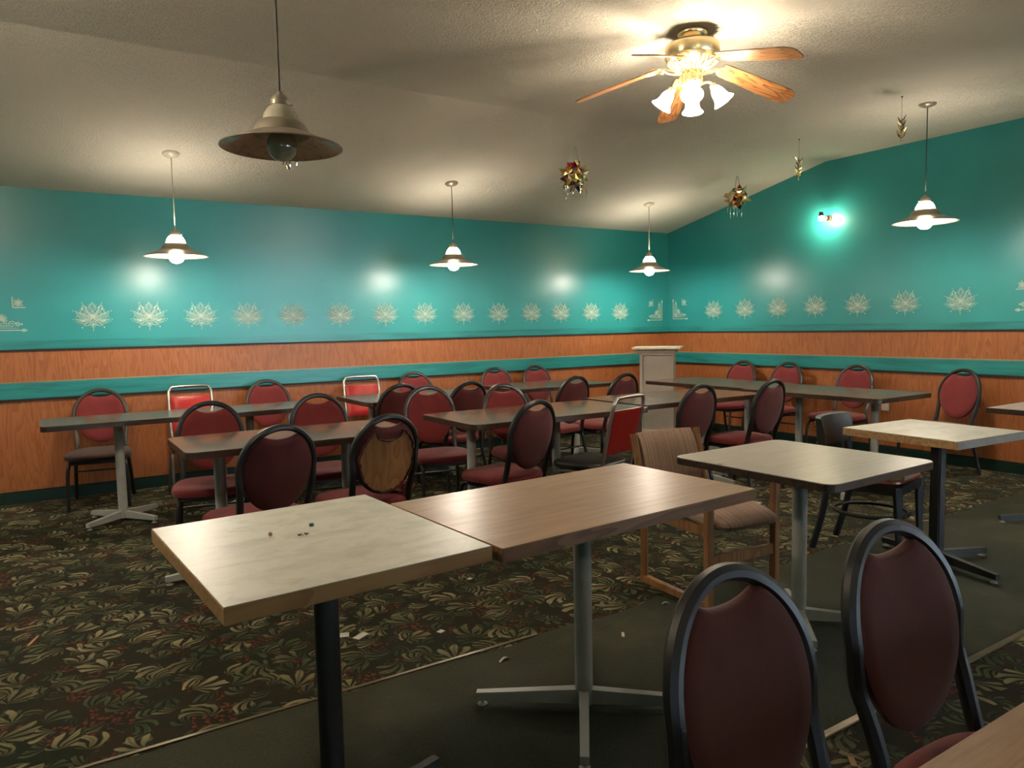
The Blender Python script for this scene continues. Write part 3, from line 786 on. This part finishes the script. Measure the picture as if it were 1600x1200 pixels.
# ---------------------------------------------------------------- tables
def rounded(w, d, r, n=6):
    if r <= 0: return [(-w/2, -d/2), (w/2, -d/2), (w/2, d/2), (-w/2, d/2)]
    out = []
    for cx, cy, a0 in ((w/2-r, -d/2+r, -PI/2), (w/2-r, d/2-r, 0), (-w/2+r, d/2-r, PI/2), (-w/2+r, -d/2+r, PI)):
        for k in range(n+1): a = a0+PI/2*k/n; out.append((cx+r*math.cos(a), cy+r*math.sin(a)))
    return out
def table(label, cx, cy, w, d, rz, topm, edgem, colm, cols, th=.036, r=0, z=.747, foot_a=45, foot_l=.30, frontm=None, group=None, round_col=True):
    t = empty('pedestal_table', (cx, cy, 0), math.radians(rz), label, 'table', group)
    bm = nb(); extrude_poly(bm, rounded(w, d, r), z-th, z-.003, 0, .0015)
    e = bm_obj('edge_band', bm, [edgem] + ([frontm] if frontm else []), t)
    if frontm:
        for p in e.data.polygons:
            if p.normal.y < -.7: p.material_index = 1
    bm = nb(); extrude_poly(bm, rounded(w-.002, d-.002, r), z-.0031, z, 0, .0008); bm_obj('tabletop', bm, topm, t)
    for (px, py) in cols:
        bm = nb()
        if round_col: tube(bm, [(px, py, .02), (px, py, z-th-.01)], .031, 20)
        else: box(bm, (px, py, (z-th)/2), (.058, .058, z-th-.03), 0, .006)
        box(bm, (px, py, z-th-.008), (.20, .20, .014), 0, .003)
        c = bm_obj('column', bm, colm, t, True)
        for k in range(4):
            a = math.radians(foot_a+90*k-rz); bm = nb()
            ca, sa = math.cos(a), math.sin(a)
            def V(l, s, zz): return bm.verts.new((px+ca*l-sa*s, py+sa*l+ca*s, zz))
            A = [V(.0, -.017, .022), V(.0, .017, .022), V(.0, .017, .075), V(.0, -.017, .075)]
            B = [V(foot_l, -.014, .022), V(foot_l, .014, .022), V(foot_l, .014, .050), V(foot_l, -.014, .050)]
            bm.faces.new(A); bm.faces.new(B[::-1])
            for i in range(4): bm.faces.new((A[i], B[i], B[(i+1) % 4], A[(i+1) % 4]))
            f = bm_obj('foot', bm, colm, t)
            bm = nb(); lathe(bm, [(0, 0), (.016, 0), (.018, .006), (.006, .010), (.006, .024), (0, .024)], 12, 0, Matrix.Translation((px+ca*(foot_l-.02), py+sa*(foot_l-.02), 0)))
            bm_obj('glide', bm, M['glide'], f, True)
    return t
DG = 'dark walnut tables in the back rows'
table('cream-topped table with pine edge in the left foreground, beside brown table', .625, 2.055, .70, .805, 3.3, M['white'], M['edge_pine'], M['steel_black'], [(-.062, -.25)], .042, 0, .750, 19, .38)
table('large brown woodgrain table in the centre foreground touching the cream table', 1.553, 2.015, 1.115, .665, 3.4, M['brownlam'], M['edge_brown'], M['steel_white'], [(-.02, -.045)], .040, .004, .744, -38, .38)
table('square taupe woodgrain table with one rounded dark edge, right of centre', 2.735, 1.975, .75, .78, 1.5, M['taupelam'], M['edge_dark'], M['steel_white'], [(.03, .02)], .031, .05, .747, -43, .30)
table('small white-topped table with pine and white edges on a black post, at right', 3.995, 2.08, .60, .63, -4, M['white'], M['edge_pine'], M['steel_black'], [(.07, .0)], .042, 0, .747, -14, .36, M['edge_white'], round_col=False)
table('table cut off by the right edge of the photo, black pedestal foot visible', 5.62, 1.98, .80, .77, 0, M['taupelam'], M['edge_dark'], M['steel_black'], [(-.05, 0)], .036, 0, .747, 142, .46)
table('long dark table in front of the right wall, with two pale legs', 5.60, 3.75, .76, 1.30, 0, M['backlam'], M['edge_dark'], M['steel_white'], [(0, .31), (0, -.39)], r=.05, group=DG)
table('dark table at right continuing toward the podium corner', 5.68, 5.06, .76, 1.32, 0, M['backlam'], M['edge_dark'], M['steel_white'], [(-.03, -.40), (-.03, .35)], r=.05, group=DG)
table('dark table before the podium, right of the table with a brown top', 4.33, 4.31, 1.33, .76, 0, M['backlam'], M['edge_dark'], M['steel_white'], [(-.40, 0), (.36, 0)], r=.02, group=DG, z=.752, foot_a=2)
table('middle brown table with rounded left corner between many red chairs', 2.91, 4.22, 1.45, .74, 0, M['backlam'], M['edge_dark'], M['steel_white'], [(-.52, .03), (.18, .03)], r=.05, group=DG, foot_a=4)
table('dark table along the back wall whose left corner overlaps the second square red chair', 2.85, 5.985, 1.30, .80, 0, M['backlam'], M['edge_dark'], M['steel_white'], [(-.42, .10), (.27, .10)], r=.05, group=DG, foot_a=1, foot_l=.23)
table('dark table along the back wall reaching nearly to the podium', 4.35, 6.13, 1.20, .76, 0, M['backlam'], M['edge_dark'], M['steel_white'], [(-.42, -.1), (.3, -.1)], r=.05, group=DG)
table('long dark table nearest the left edge, in front of back wall chairs', .91, 5.92, 1.88, .58, 0, M['backlam'], M['edge_dark'], M['steel_white'], [(-.47, .0), (.44, 0)], r=.05, foot_a=38, group=DG)
table('second-row brown table behind the black-framed chairs at left', 1.21, 4.215, 1.27, .67, 0, M['backlam'], M['edge_dark'], M['steel_white'], [(-.42, 0), (.30, 0)], r=.05, group=DG, foot_a=0)
table('corner of brown woodgrain table at the bottom right edge of the photo', 1.52, .12, 1.25, .76, 0, M['brownlam'], M['edge_brown'], M['steel_black'], [(0, 0)], .04, .0, .747, 45)

# ---------------------------------------------------------------- wooden armchair with striped tweed
def armchair():
    t = empty('wooden_armchair', (2.785, 2.53, 0), math.radians(-4), 'honey wood armchair with striped tweed back and seat between the front tables', 'chair')
    W = .216                                    # faces -y
    for sx in (-1, 1):
        x = sx*W
        bm = nb(); tube(bm, [(x, .25, .0), (x, .25, .40), (x, .30, .64), (x, .335, .765)], [.024]*4, 4, 0, False, 1.0, up=(1, 0, 0)); bm_obj('leg', bm, M['honey'], t)
        bm = nb(); box(bm, (x, -.22, .28), (.036, .036, .56), 0, .003); bm_obj('leg', bm, M['honey'], t)
        bm = nb(); box(bm, (x, .015, .018), (.034, .50, .036), 0, .003); bm_obj('sled_runner', bm, M['honey'], t)
        bm = nb(); box(bm, (x, .03, .570), (.048, .54, .024), 0, .006); bm_obj('armrest', bm, M['honey'], t)
        bm = nb(); box(bm, (x*.93, .0, .365), (.024, .46, .045), 0, .003); bm_obj('seat_rail', bm, M['honey'], t)
    bm = nb(); box(bm, (0, -.22, .23), (W*2, .022, .05), 0, .003); bm_obj('stretcher', bm, M['honey'], t)
    bm = nb(); n = 14; fr, bk = [], []
    for j in range(9):
        z = .47+.295*j/8; y0 = .262+.27*(z-.45)
        fr.append([bm.verts.new((-W+.03+(2*W-.06)*i/n, y0-.024*(1-abs(j/4-1)**4)-.004+.03*(1-(i/n*2-1)**2), z+.015*(i/n*0))) for i in range(n+1)])
        bk.append([bm.verts.new((-W+.03+(2*W-.06)*i/n, y0+.014*(1-abs(j/4-1)**4)+.004+.03*(1-(i/n*2-1)**2), z)) for i in range(n+1)])
    for j in range(8):
        for i in range(n):
            bm.faces.new((fr[j][i], fr[j][i+1], fr[j+1][i+1], fr[j+1][i])); bm.faces.new((bk[j][i], bk[j+1][i], bk[j+1][i+1], bk[j][i+1]))
        for i in (0, n): bm.faces.new((fr[j][i], fr[j+1][i], bk[j+1][i], bk[j][i]))
    for i in range(n):
        for j in (0, 8): bm.faces.new((fr[j][i], fr[j][i+1], bk[j][i+1], bk[j][i]))
    bm_obj('backrest', bm, M['tweed'], t, True)
    bm = seat_bm(.41, .50, .385, .055, p=5, dome=.020, taper=0)
    for v in bm.verts: v.co.z += .02*math.sin((v.co.y+.1)*9)*(1 if v.co.z > .42 else .6); v.co.y -= .05
    bm_obj('seat', bm, M['tweed'], t, True)
    return t
armchair()

# ---------------------------------------------------------------- black bentwood-style chair
def black_chair():
    t = empty('black_wooden_chair', (4.01, 2.40, 0), math.radians(-78-90), 'black painted wooden chair with vinyl backrest and torn orange seat', 'chair')
    # local +y is the facing direction
    for sx in (-1, 1):
        bm = nb(); tube(bm, smooth_path([(sx*.175, -.285, 0), (sx*.18, -.225, .22), (sx*.182, -.20, .42), (sx*.185, -.225, .60), (sx*.188, -.255, .73)], 5), [.019]*21, 4, 0, False, 1.0, up=(1, 0, 0)); bm_obj('leg', bm, M['blackwood'], t)
        bm = nb(); tube(bm, [(sx*.175, .195, 0), (sx*.18, .185, .25), (sx*.185, .18, .43)], [.015, .021, .027], 4, 0, False, 1.0, up=(1, 0, 0)); bm_obj('leg', bm, M['blackwood'], t)
    bm = nb()
    for s, z0 in ((.2, .405),):
        box(bm, (0, .185, z0), (.36, .024, .05)); box(bm, (0, -.195, z0), (.35, .024, .05)); box(bm, (-.185, 0, z0), (.024, .37, .05)); box(bm, (.185, 0, z0), (.024, .37, .05))
    bm_obj('apron', bm, M['blackwood'], t)
    s = bm_obj('seat', seat_bm(.41, .41, .43, .035, p=5, dome=.012), M['orangevinyl'], t, True); s['label'] = 'cracked orange-red vinyl seat with a torn front corner'
    bm = nb(); bmesh.ops.create_icosphere(bm, subdivisions=3, radius=1)
    for v in bm.verts: c = v.co; k = 1+.2*math.sin(9*c.x+5*c.y)+.1*math.sin(19*c.y); v.co = Vector((c.x*.055*k, c.y*.035*k, c.z*.012*k))
    for v in bm.verts: v.co += Vector((.15, .165, .468))
    bm_obj('exposed_foam', bm, M['foam'], s, True)
    bm = nb(); pts = [(.18*math.cos(a), -.02+.20*math.sin(a), .235) for a in [2*PI*k/40 for k in range(40)]]; tube(bm, pts, .011, 8, 0, True); bm_obj('hoop_stretcher', bm, M['blackwood'], t, True)
    bm = nb(); n = 18; A = []
    for k in range(n+1):
        x = -.215+.43*k/n; y = -.285-.055*(1-(x/.215)**2)+.02; row = []
        for dy, z in ((.0, .665), (.026, .668), (.034, .745), (.020, .838), (-.010, .842), (-.016, .745), (-.010, .668)):
            row.append(bm.verts.new((x, y+.03+dy-.12*(z-.75), z-.065)))
        A.append(row)
    m_ = len(A[0])
    for k in range(n):
        for i in range(m_): bm.faces.new((A[k][i], A[k+1][i], A[k+1][(i+1) % m_], A[k][(i+1) % m_]))
    bm.faces.new(A[0]); bm.faces.new(A[-1][::-1])
    br = bm_obj('backrest', bm, M['blackvinyl'], t, True)
    bm = nb()
    for z in (.70, .74, .78, .82): 
        for x in (-.211, .211): bmesh.ops.create_icosphere(bm, subdivisions=1, radius=.005, matrix=Matrix.Translation((x, -.27-.12*(z-.75)+.018, z-.065)))
    bm_obj('upholstery_nails', bm, M['brass'], br)
    return t
black_chair()

# ---------------------------------------------------------------- podium in the corner
def podium():
    t = empty('podium', (6.18, 6.42, 0), math.radians(-50), 'greige painted wooden podium standing in the room corner', 'podium')
    # local -y faces the room (toward the camera)
    H = 1.075
    bm = nb(); box(bm, (0, 0, .52), (.36, .30, 1.0), 0, .004); bm_obj('body', bm, M['podium'], t)
    bm = nb()
    for sx in (-1, 1): box(bm, (sx*.178, -.005, .52), (.035, .325, .98), 0, .003)
    bm_obj('corner_post', bm, M['podium'], t)
    bm = nb(); box(bm, (0, 0, .045), (.42, .36, .09), 0, .008); bm_obj('plinth', bm, M['podium'], t)
    bm = nb(); prof = [(.0, .972), (.006, .972), (.008, .985), (.016, 1.000), (.030, 1.018), (.036, 1.036), (.0, 1.040)]
    rows = []
    for d, z in prof: rows.append([bm.verts.new((sx*(.196+d), sy*(.168+d), z)) for sx, sy in ((-1, -1), (1, -1), (1, 1), (-1, 1))])
    for a, c in zip(rows, rows[1:]):
        for k in range(4): bm.faces.new((a[k], a[(k+1) % 4], c[(k+1) % 4], c[k]))
    bm.faces.new(rows[0][::-1]); bm.faces.new(rows[-1]); bm_obj('crown_moulding', bm, M['podium'], t)
    bm = nb(); box(bm, (0, -.01, 1.054), (.56, .46, .026), 0, .004); o = bm_obj('top_board', bm, M['podtop'], t); 
podium()

# ---------------------------------------------------------------- pendants
def pendant(x, y, zb, label, lit=True, dark_cord=True, pale=False, shade=None):
    """zb is the height of the bulb's centre"""
    t = empty('pendant_lamp', (x, y, zb), 0, label, 'pendant lamp', 'dome pendant lamps')
    cz = ceil_z(y)-zb; tilt = 0 if y < YK else -math.atan(SL)
    R3 = Matrix.Translation((0, 0, cz)) @ Matrix.Rotation(tilt, 4, 'X')
    bm = nb(); lathe(bm, [(0, -.032), (.012, -.030), (.030, -.024), (.055, -.014), (.062, -.004), (.062, .002), (0, .002)], 28, 0, R3)
    bm_obj('ceiling_canopy', bm, M['cream_cap'] if pale else M['nickel'], t, True)
    bm = nb(); tube(bm, [(0, 0, .165), (0, 0, cz-.02)], .0038 if not pale else .0034, 8); bm_obj('cord', bm, M['cord_l'] if pale else M['cord_d'], t, True)
    bm = nb(); lathe(bm, [(0, .190), (.010, .188), (.014, .178), (.024, .172), (.034, .160), (.036, .150), (.037, .136), (.033, .134), (0, .134)], 28); cp = bm_obj('socket_cap', bm, M['nickel'], t, True)
    bm = nb(); tube(bm, [(.034, 0, .143), (.048, 0, .143)], .003, 6); tube(bm, [(-.017, .03, .143), (-.024, .042, .143)], .003, 6); bm_obj('thumb_screw', bm, M['nickel'], cp)
    bm = nb(); lathe(bm, [(.033, .136), (.050, .124), (.064, .100), (.072, .068), (.0695, .068), (.061, .099), (.047, .122), (.030, .133)], 36); bm_obj('glass_dome', bm, M['cap_on'] if lit else M['opal'], t, True)
    bm = nb(); lathe(bm, [(.070, .074), (.078, .074), (.091, .064), (.101, .047), (.110, .028), (.150, .010), (.200, -.010), (.230, -.021), (.232, -.025)], 48, 0)
    lathe(bm, [(.232, -.025), (.228, -.026), (.199, -.015), (.149, .004), (.106, .021), (.096, .042), (.086, .058), (.074, .067), (.070, .074)], 48, 1)
    bmesh.ops.remove_doubles(bm, verts=bm.verts, dist=1e-5)
    bm_obj('metal_shade', bm, [M['nickel'], M['pewter_in']], t, True)
    bm = nb(); lathe(bm, [(0, -.058), (.018, -.0555), (.034, -.048), (.047, -.034), (.055, -.016), (.058, 0), (.055, .018), (.046, .036), (.032, .052), (.020, .072), (.018, .10), (0, .10)], 28); g_ = bm_obj('globe_bulb', bm, M['bulb_on'] if lit else M['bulb_off'], t, True); g_.location = (0, 0, -.018)
    if lit:
        l = bpy.data.lights.new('lamp_glow', 'SPOT'); l.energy = UP_W; l.color = (1, .86, .68); l.spot_size = math.radians(165); l.spot_blend = .6; l.shadow_soft_size = .06
        lo = bpy.data.objects.new('lamp_glow', l); C.objects.link(lo); lo.parent = t; lo.location = (0, 0, .21); lo.rotation_euler = (PI, 0, 0)
    return t
pendant(.92, 6.15, 1.945, 'lit pendant lamp on pale cord near the left side of the back wall', pale=True)
pendant(3.33, 6.18, 1.952, 'lit pendant lamp in the middle of the back wall row')
pendant(5.85, 6.21, 1.958, 'lit pendant lamp nearest the room corner', pale=True)
pendant(5.84, 3.13, 2.105, 'lit pendant lamp hanging before the right wall, largest of the lit ones')
pendant(.84, 2.94, 2.075, 'large unlit pendant lamp hanging in the upper left foreground', lit=False)
pendant(5.84, .08, 2.10, 'added unseen pendant lamp beyond the right edge, brightening the right wall')  # extra pendant out of view, added to lift the right wall
pendant(-1.55, 6.17, 1.95, 'lit pendant lamp beyond the left edge of the photo', pale=True)

# ---------------------------------------------------------------- ceiling fan
def fan():
    fx, fy = 3.21, 3.05
    t = empty('ceiling_fan', (fx, fy, ZH), 0, 'brass ceiling fan with five oak blades and a lit four-shade light kit', 'ceiling fan')
    bm = nb(); lathe(bm, [(0, 0), (.082, 0), (.084, -.010), (.080, -.020), (.070, -.022), (.055, -.045), (.045, -.060), (0, -.060)], 40); bm_obj('ceiling_canopy', bm, M['brass'], t, True)
    bm = nb(); lathe(bm, [(0, -.050), (.05, -.052), (.10, -.060), (.140, -.068), (.152, -.080), (.153, -.140), (.148, -.150), (.135, -.165), (.110, -.190), (.075, -.215), (.05, -.225), (.0, -.226)], 56); mh = bm_obj('motor_housing', bm, M['brass'], t, True)
    bm = nb()
    for k in range(36):
        a = 2*PI*k/36; c, s = math.cos(a), math.sin(a)
        tube(bm, [(.137*c, .137*s, -.166), (.112*c, .112*s, -.193), (.078*c, .078*s, -.217)], .0035, 5)
    bm_obj('vent_ribs', bm, M['cream_cap'], mh, True)
    bm = nb(); lathe(bm, [(0, -.22), (.045, -.22), (.058, -.235), (.060, -.285), (.050, -.300), (.036, -.315), (.034, -.335), (.020, -.350), (0, -.356)], 32); bm_obj('switch_housing', bm, M['brass'], t, True)
    for k in range(5):
        a = math.radians(58+72*k); Rz = Matrix.Rotation(a, 4, 'Z'); zb = -.305
        bm = nb()   # iron: two scrolls and a plate
        for s in (-1, 1): tube(bm, smooth_path([(.06, s*.012, -.222), (.10, s*.032, -.212), (.140, s*.036, -.200), (.170, s*.016, -.192), (.215, s*.034, -.196), (.265, s*.018, -.208)], 5), .0065, 7)
        box(bm, (.225, 0, -.197), (.075, .062, .005), 0, .002, Matrix.Rotation(math.radians(13.5), 3, 'Y'))
        bmesh.ops.create_icosphere(bm, subdivisions=2, radius=.018, matrix=Matrix.Translation((.170, 0, -.198)))
        bm.transform(Rz); iron = bm_obj('blade_iron', bm, M['brass'], t, True)
        bm = nb(); L0, L1 = .19, .69
        pts = [(L0, -.050), (L0+.03, -.056), (L1-.055, -.072), (L1-.012, -.055), (L1, -.030), (L1, .030), (L1-.012, .055), (L1-.055, .072), (L0+.03, .056), (L0, .050)]
        extrude_poly(bm, pts, -.003, .003, 0, .0012)
        bl = bm_obj('fan_blade', bm, M['blade'], t)
        bl.matrix_local = Rz @ Matrix.Translation((.19, 0, -.190)) @ Matrix.Rotation(math.radians(14.5), 4, 'Y') @ Matrix.Rotation(math.radians(-12), 4, 'X') @ Matrix.Translation((-.19, 0, 0))
    for k in range(4):
        a = math.radians(43+90*k); Rz = Matrix.Rotation(a, 4, 'Z')
        bm = nb(); tube(bm, smooth_path([(.03, 0, -.300), (.075, 0, -.285), (.102, 0, -.290), (.108, 0, -.304)], 5), .0075, 8)
        A = Matrix.Translation((.108, 0, -.300)) @ Matrix.Rotation(math.radians(-34), 4, 'Y') @ Matrix.Scale(.88, 4)
        lathe(bm, [(0, .0), (.020, -.002), (.024, -.02), (.022, -.03), (0, -.03)], 16, 0, A); bm.transform(Rz)
        arm = bm_obj('lamp_arm', bm, M['brass'], t, True)
        bm = nb(); lathe(bm, [(.020, -.022), (.030, -.034), (.040, -.058), (.043, -.085), (.050, -.110), (.070, -.134), (.067, -.135), (.047, -.111), (.040, -.085), (.037, -.058), (.027, -.036), (.018, -.026)], 28, 0, A); bm.transform(Rz)
        bm_obj('glass_shade', bm, M['shade_on'], arm, True)
    bm = nb()
    for (x, y, l) in ((.035, -.02, .13), (-.03, .025, .10)):
        for k in range(int(l/.008)): bmesh.ops.create_icosphere(bm, subdivisions=1, radius=.0025, matrix=Matrix.Translation((x, y, -.34-.008*k)))
    bm_obj('pull_chain', bm, M['brass'], t)
fan()

# ---------------------------------------------------------------- bare bulb on the right wall
t = empty('wall_light', (XB, 4.72, 2.39), 0, 'small lit bare bulb fixed high on the right wall', 'wall lamp')
bm = nb(); lathe(bm, [(0, 0), (.035, 0), (.035, .012), (.022, .02), (.020, .06), (0, .06)], 20, 0, Matrix.Rotation(-PI/2, 4, 'Y')); bm_obj('wall_plate', bm, M['card'], t, True)
bm = nb(); tube(bm, [(-.05, 0, 0), (-.11, 0, .035), (-.13, 0, .045)], .006, 8); lathe(bm, [(0, .062), (.020, .058), (.026, .03), (.026, .015), (0, .015)], 18, 0, Matrix.Translation((-.13, 0, 0))); bm_obj('socket', bm, M['card'], t, True)
bm = nb(); bmesh.ops.create_uvsphere(bm, u_segments=18, v_segments=12, radius=.027, matrix=Matrix.Translation((-.13, 0, -.004))); bm_obj('bulb', bm, M['sock_on'], t, True)

# ---------------------------------------------------------------- unseen globe lamps added to brighten the room
t = empty('added_fill_lamp', (-.75, 3.1, ZH), 0, 'added unseen globe lamp beyond the left edge, brightening the room', 'ceiling lamp')
bm = nb(); lathe(bm, [(0, 0), (.09, 0), (.09, -.02), (.05, -.05), (.05, -.12), (0, -.12)], 28); bm_obj('ceiling_canopy', bm, M['brass'], t, True)
bm = nb(); lathe(bm, [(.05, -.11), (.09, -.15), (.125, -.21), (.13, -.27), (.10, -.34), (.05, -.375), (0, -.385)], 32); bm_obj('glass_globe', bm, M['fill_on'], t, True)
o = dup(t, (1.2, -1.7, ZH), 0, 'added unseen globe lamp behind the camera, for fill light')
for ch in o.children:
    if ch.name.startswith('glass_globe'): ch.data = ch.data.copy(); ch.data.materials[0] = M['fill_dim']
t['group'] = o['group'] = 'added globe fill lamps out of view'

# ---------------------------------------------------------------- outlet
t = empty('power_outlet', (XB-.008, 4.07, .503), 0, 'cream power outlet plate on the right wall panelling', 'outlet')
bm = nb(); box(bm, (-.003, 0, 0), (.006, .075, .118), 0, .002); pl = bm_obj('cover_plate', bm, M['plate'], t)
for zz in (-.026, .026):
    bm = nb(); box(bm, (-.0065, 0, zz), (.003, .034, .030), 0, .001); s = bm_obj('socket', bm, M['plate'], t)
    bm = nb()
    for yy in (-.007, .007): box(bm, (-.0082, yy, zz+.003), (.0012, .0025, .009))
    bm_obj('slot', bm, M['slot'], s)

# ---------------------------------------------------------------- foil star ornaments hung from the ceiling
def star(x, y, zc, label, R=.165, seed=1, blue_dir=None):
    rnd = random.Random(seed); cz = ceil_z(y)
    t = empty('foil_star_ornament', (x, y, cz), 0, label, 'hanging ornament', 'foil ornaments hung from the ceiling')
    dz = zc-cz
    bm = nb(); bmesh.ops.create_icosphere(bm, subdivisions=2, radius=R*.60)
    fs = list(bm.faces)
    for f in fs:
        r = bmesh.ops.poke(bm, faces=[f]); v = r['verts'][0]
        v.co = v.co.normalized()*R*(rnd.uniform(.5, .66) if rnd.random() < .6 else rnd.uniform(.80, 1.0))
    for f in bm.faces: f.material_index = rnd.choice([0, 0, 0, 1, 1, 2 if rnd.random() < .7 else 0, 3 if rnd.random() < .5 else 1])
    for v in bm.verts: v.co.z += dz
    bm_obj('star_body', bm, [M['gold'], M['silver'], M['bluefoil'], M['redfoil']], t)
    bm = nb()
    for k in range(9):
        a = rnd.uniform(0, 2*PI); r0 = R*rnd.uniform(.2, .6); L = rnd.uniform(.08, .13); px, py = r0*math.cos(a), r0*math.sin(a)
        pts = [(px+.006*math.sin(q*1.7+k), py+.005*math.cos(q*1.3+k), dz-R*.45-L*q/6) for q in range(7)]
        tube(bm, pts, .0035, 4, rnd.choice([0, 1]), flat=.25)
    bm_obj('tassel', bm, [M['gold'], M['silver']], t)
    bm = nb()
    for s in (-1, 1):
        n = 16
        for q in range(n):
            z = dz+R*.45+(-dz-R*.45)*q/n
            wd = .042*(1-q/n)+.004
            if z < -.02: bmesh.ops.create_icosphere(bm, subdivisions=1, radius=.0065 if q % 2 else .004, matrix=Matrix.Translation((s*wd, .0, z)))
    tube(bm, [(0, 0, dz), (0, 0, 0)], .0012, 4)
    bm_obj('hanging_chain', bm, M['silver'], t)
star(3.98, 5.14, ceil_z(5.14)-.275, 'gold, silver and blue foil star ornament hanging left of the ceiling fan lights', seed=4)
star(6.22, 5.28, ceil_z(5.28)-.235, 'gold foil star ornament hanging near the right wall below the ceiling crease', seed=9)
star(1.50, 5.15, 2.635, 'foil ornament mostly hidden behind the large unlit pendant lamp', seed=12, R=.12)
def sprig(x, y, z0, z1, label, seed):
    rnd = random.Random(seed); cz = ceil_z(y)
    t = empty('tinsel_sprig', (x, y, cz), 0, label, 'hanging ornament', 'tinsel sprigs hung from the ceiling')
    bm = nb(); tube(bm, [(0, 0, 0), (0, 0, z0-cz)], .0012, 4); bmesh.ops.create_icosphere(bm, subdivisions=1, radius=.007, matrix=Matrix.Translation((0, 0, -.006))); bm_obj('hanging_thread', bm, M['frame_bronze'], t)
    bm = nb(); n = 9
    for k in range(n):
        z = z0-cz+(z1-z0)*k/n; a = rnd.uniform(0, 2*PI); l = rnd.uniform(.022, .045)
        for d in (0, PI):
            c, s = math.cos(a+d), math.sin(a+d)
            tube(bm, [(0, 0, z-.02), (c*l*.6, s*l*.6, z-.005), (c*l, s*l, z+.018)], [.004, .0045, .002], 5, rnd.choice([0, 0, 1]))
    tube(bm, [(0, 0, z0-cz), (0, 0, z1-cz)], .004, 6)
    for k in range(3): tube(bm, [(0, 0, z1-cz+.03), ((k-1)*.014, .004*k, z1-cz-.03)], .002, 4)
    bm_obj('tinsel', bm, [M['gold'], M['frame_bronze']], t)
sprig(5.89, 4.30, 2.80, 2.64, 'thin gold tinsel sprig hanging below the ceiling above the bare wall bulb', 2)
sprig(5.47, 3.12, 2.82, 2.68, 'thin tinsel sprig hanging left of the right-hand pendant canopy', 3)

# ---------------------------------------------------------------- litter on floor and table
def scrap(x, y, sx, sy, rz, mat, name, label, cat, h=.003, curl=.0, z=0, group='litter on the floor'):
    bm = nb(); n = 5; A = []
    for k in range(n+1):
        u = -sx/2+sx*k/n; zz = curl*math.sin(PI*k/n)
        A.append([bm.verts.new((u, -sy/2, zz)), bm.verts.new((u, sy/2, zz)), bm.verts.new((u, sy/2, zz+h)), bm.verts.new((u, -sy/2, zz+h))])
    for k in range(n):
        for i in range(4): bm.faces.new((A[k][i], A[k+1][i], A[k+1][(i+1) % 4], A[k][(i+1) % 4]))
    bm.faces.new(A[0]); bm.faces.new(A[-1][::-1])
    o = bm_obj(name, bm, mat); o.location = (x, y, z); o.rotation_euler = (0, 0, rz); return tag(o, label, cat, group)
scrap(1.03, 3.06, .09, .045, -.35, M['paper'], 'paper_scrap', 'white paper slip on carpet left of the black table post', 'paper')
scrap(1.11, 3.00, .07, .035, .5, M['paper'], 'paper_scrap', 'white paper slip on carpet right of the black table post', 'paper')
scrap(-.10, 3.79, .012, .11, -.35, M['woodbit'], 'wood_sliver', 'tan wood sliver on the carpet at far left', 'wood piece')
scrap(-.12, 3.98, .10, .012, .1, M['woodbit'], 'wood_sliver', 'thin pale wood sliver on carpet at far left, behind the tan one', 'wood piece')
scrap(2.05, 2.35, .045, .012, .9, M['paper'], 'paper_scrap', 'small white scrap on olive aisle right of the white table post', 'paper')
scrap(2.45, 2.50, .035, .010, -.6, M['paper'], 'paper_scrap', 'small curled white scrap on olive aisle beside wooden armchair', 'paper', curl=.008)
scrap(1.50, 2.44, .05, .010, .2, M['paper'], 'paper_scrap', 'thin pale shaving on olive aisle behind the white table foot', 'paper', curl=.01)
scrap(1.42, 2.84, .028, .024, .4, M['paper'], 'paper_scrap', 'tiny white scrap on floral carpet near the olive aisle edge', 'paper')
scrap(1.86, 3.36, .025, .02, .4, M['paper'], 'paper_scrap', 'tiny white scrap on floral carpet behind brown table', 'paper')
scrap(5.0, 3.22, .045, .055, .3, M['paper'], 'paper_cup_lid', 'white scrap standing on carpet right of black wooden chair', 'paper', h=.05)
scrap(2.00, 1.25, .05, .018, .8, M['woodbit'], 'wood_sliver', 'orange-brown chip on carpet between the two foreground chairs', 'wood piece', h=.006)
scrap(2.22, 4.35, .07, .05, .3, M['paper'], 'paper_scrap', 'white paper scrap under the middle table near the torn chair', 'paper')
scrap(4.35, 3.55, .16, .09, .2, M['paper'], 'paper_scrap', 'pale flat paper on carpet under chairs right of centre', 'paper')
def on_table(px, py): return px, py
bm = nb(); lathe(bm, [(0, 0), (.007, 0), (.007, .008), (0, .009)], 14); o = bm_obj('green_cap', bm, M['greenbit'], None, True); o.location = (.66, 2.17, .750); tag(o, 'tiny green cap on the cream table', 'cap')
bm = nb(); bmesh.ops.create_icosphere(bm, subdivisions=2, radius=.006); o = bm_obj('crumb', bm, M['foam'], None, True); o.location = (.53, 2.14, .755); tag(o, 'tiny pale crumb on the cream table left of green cap', 'crumb')
bm = nb()
for k in range(7): tube(bm, [(.008*math.cos(k*.9), .006*math.sin(k*.9), .001), (.016*math.cos(k*.9), .010*math.sin(k*.9), .002)], .0015, 5)
o = bm_obj('debris', bm, M['frame_bronze'], None, True); o.location = (.61, 2.09, .7505); tag(o, 'dark crumbly debris near the middle of the cream table', 'debris')
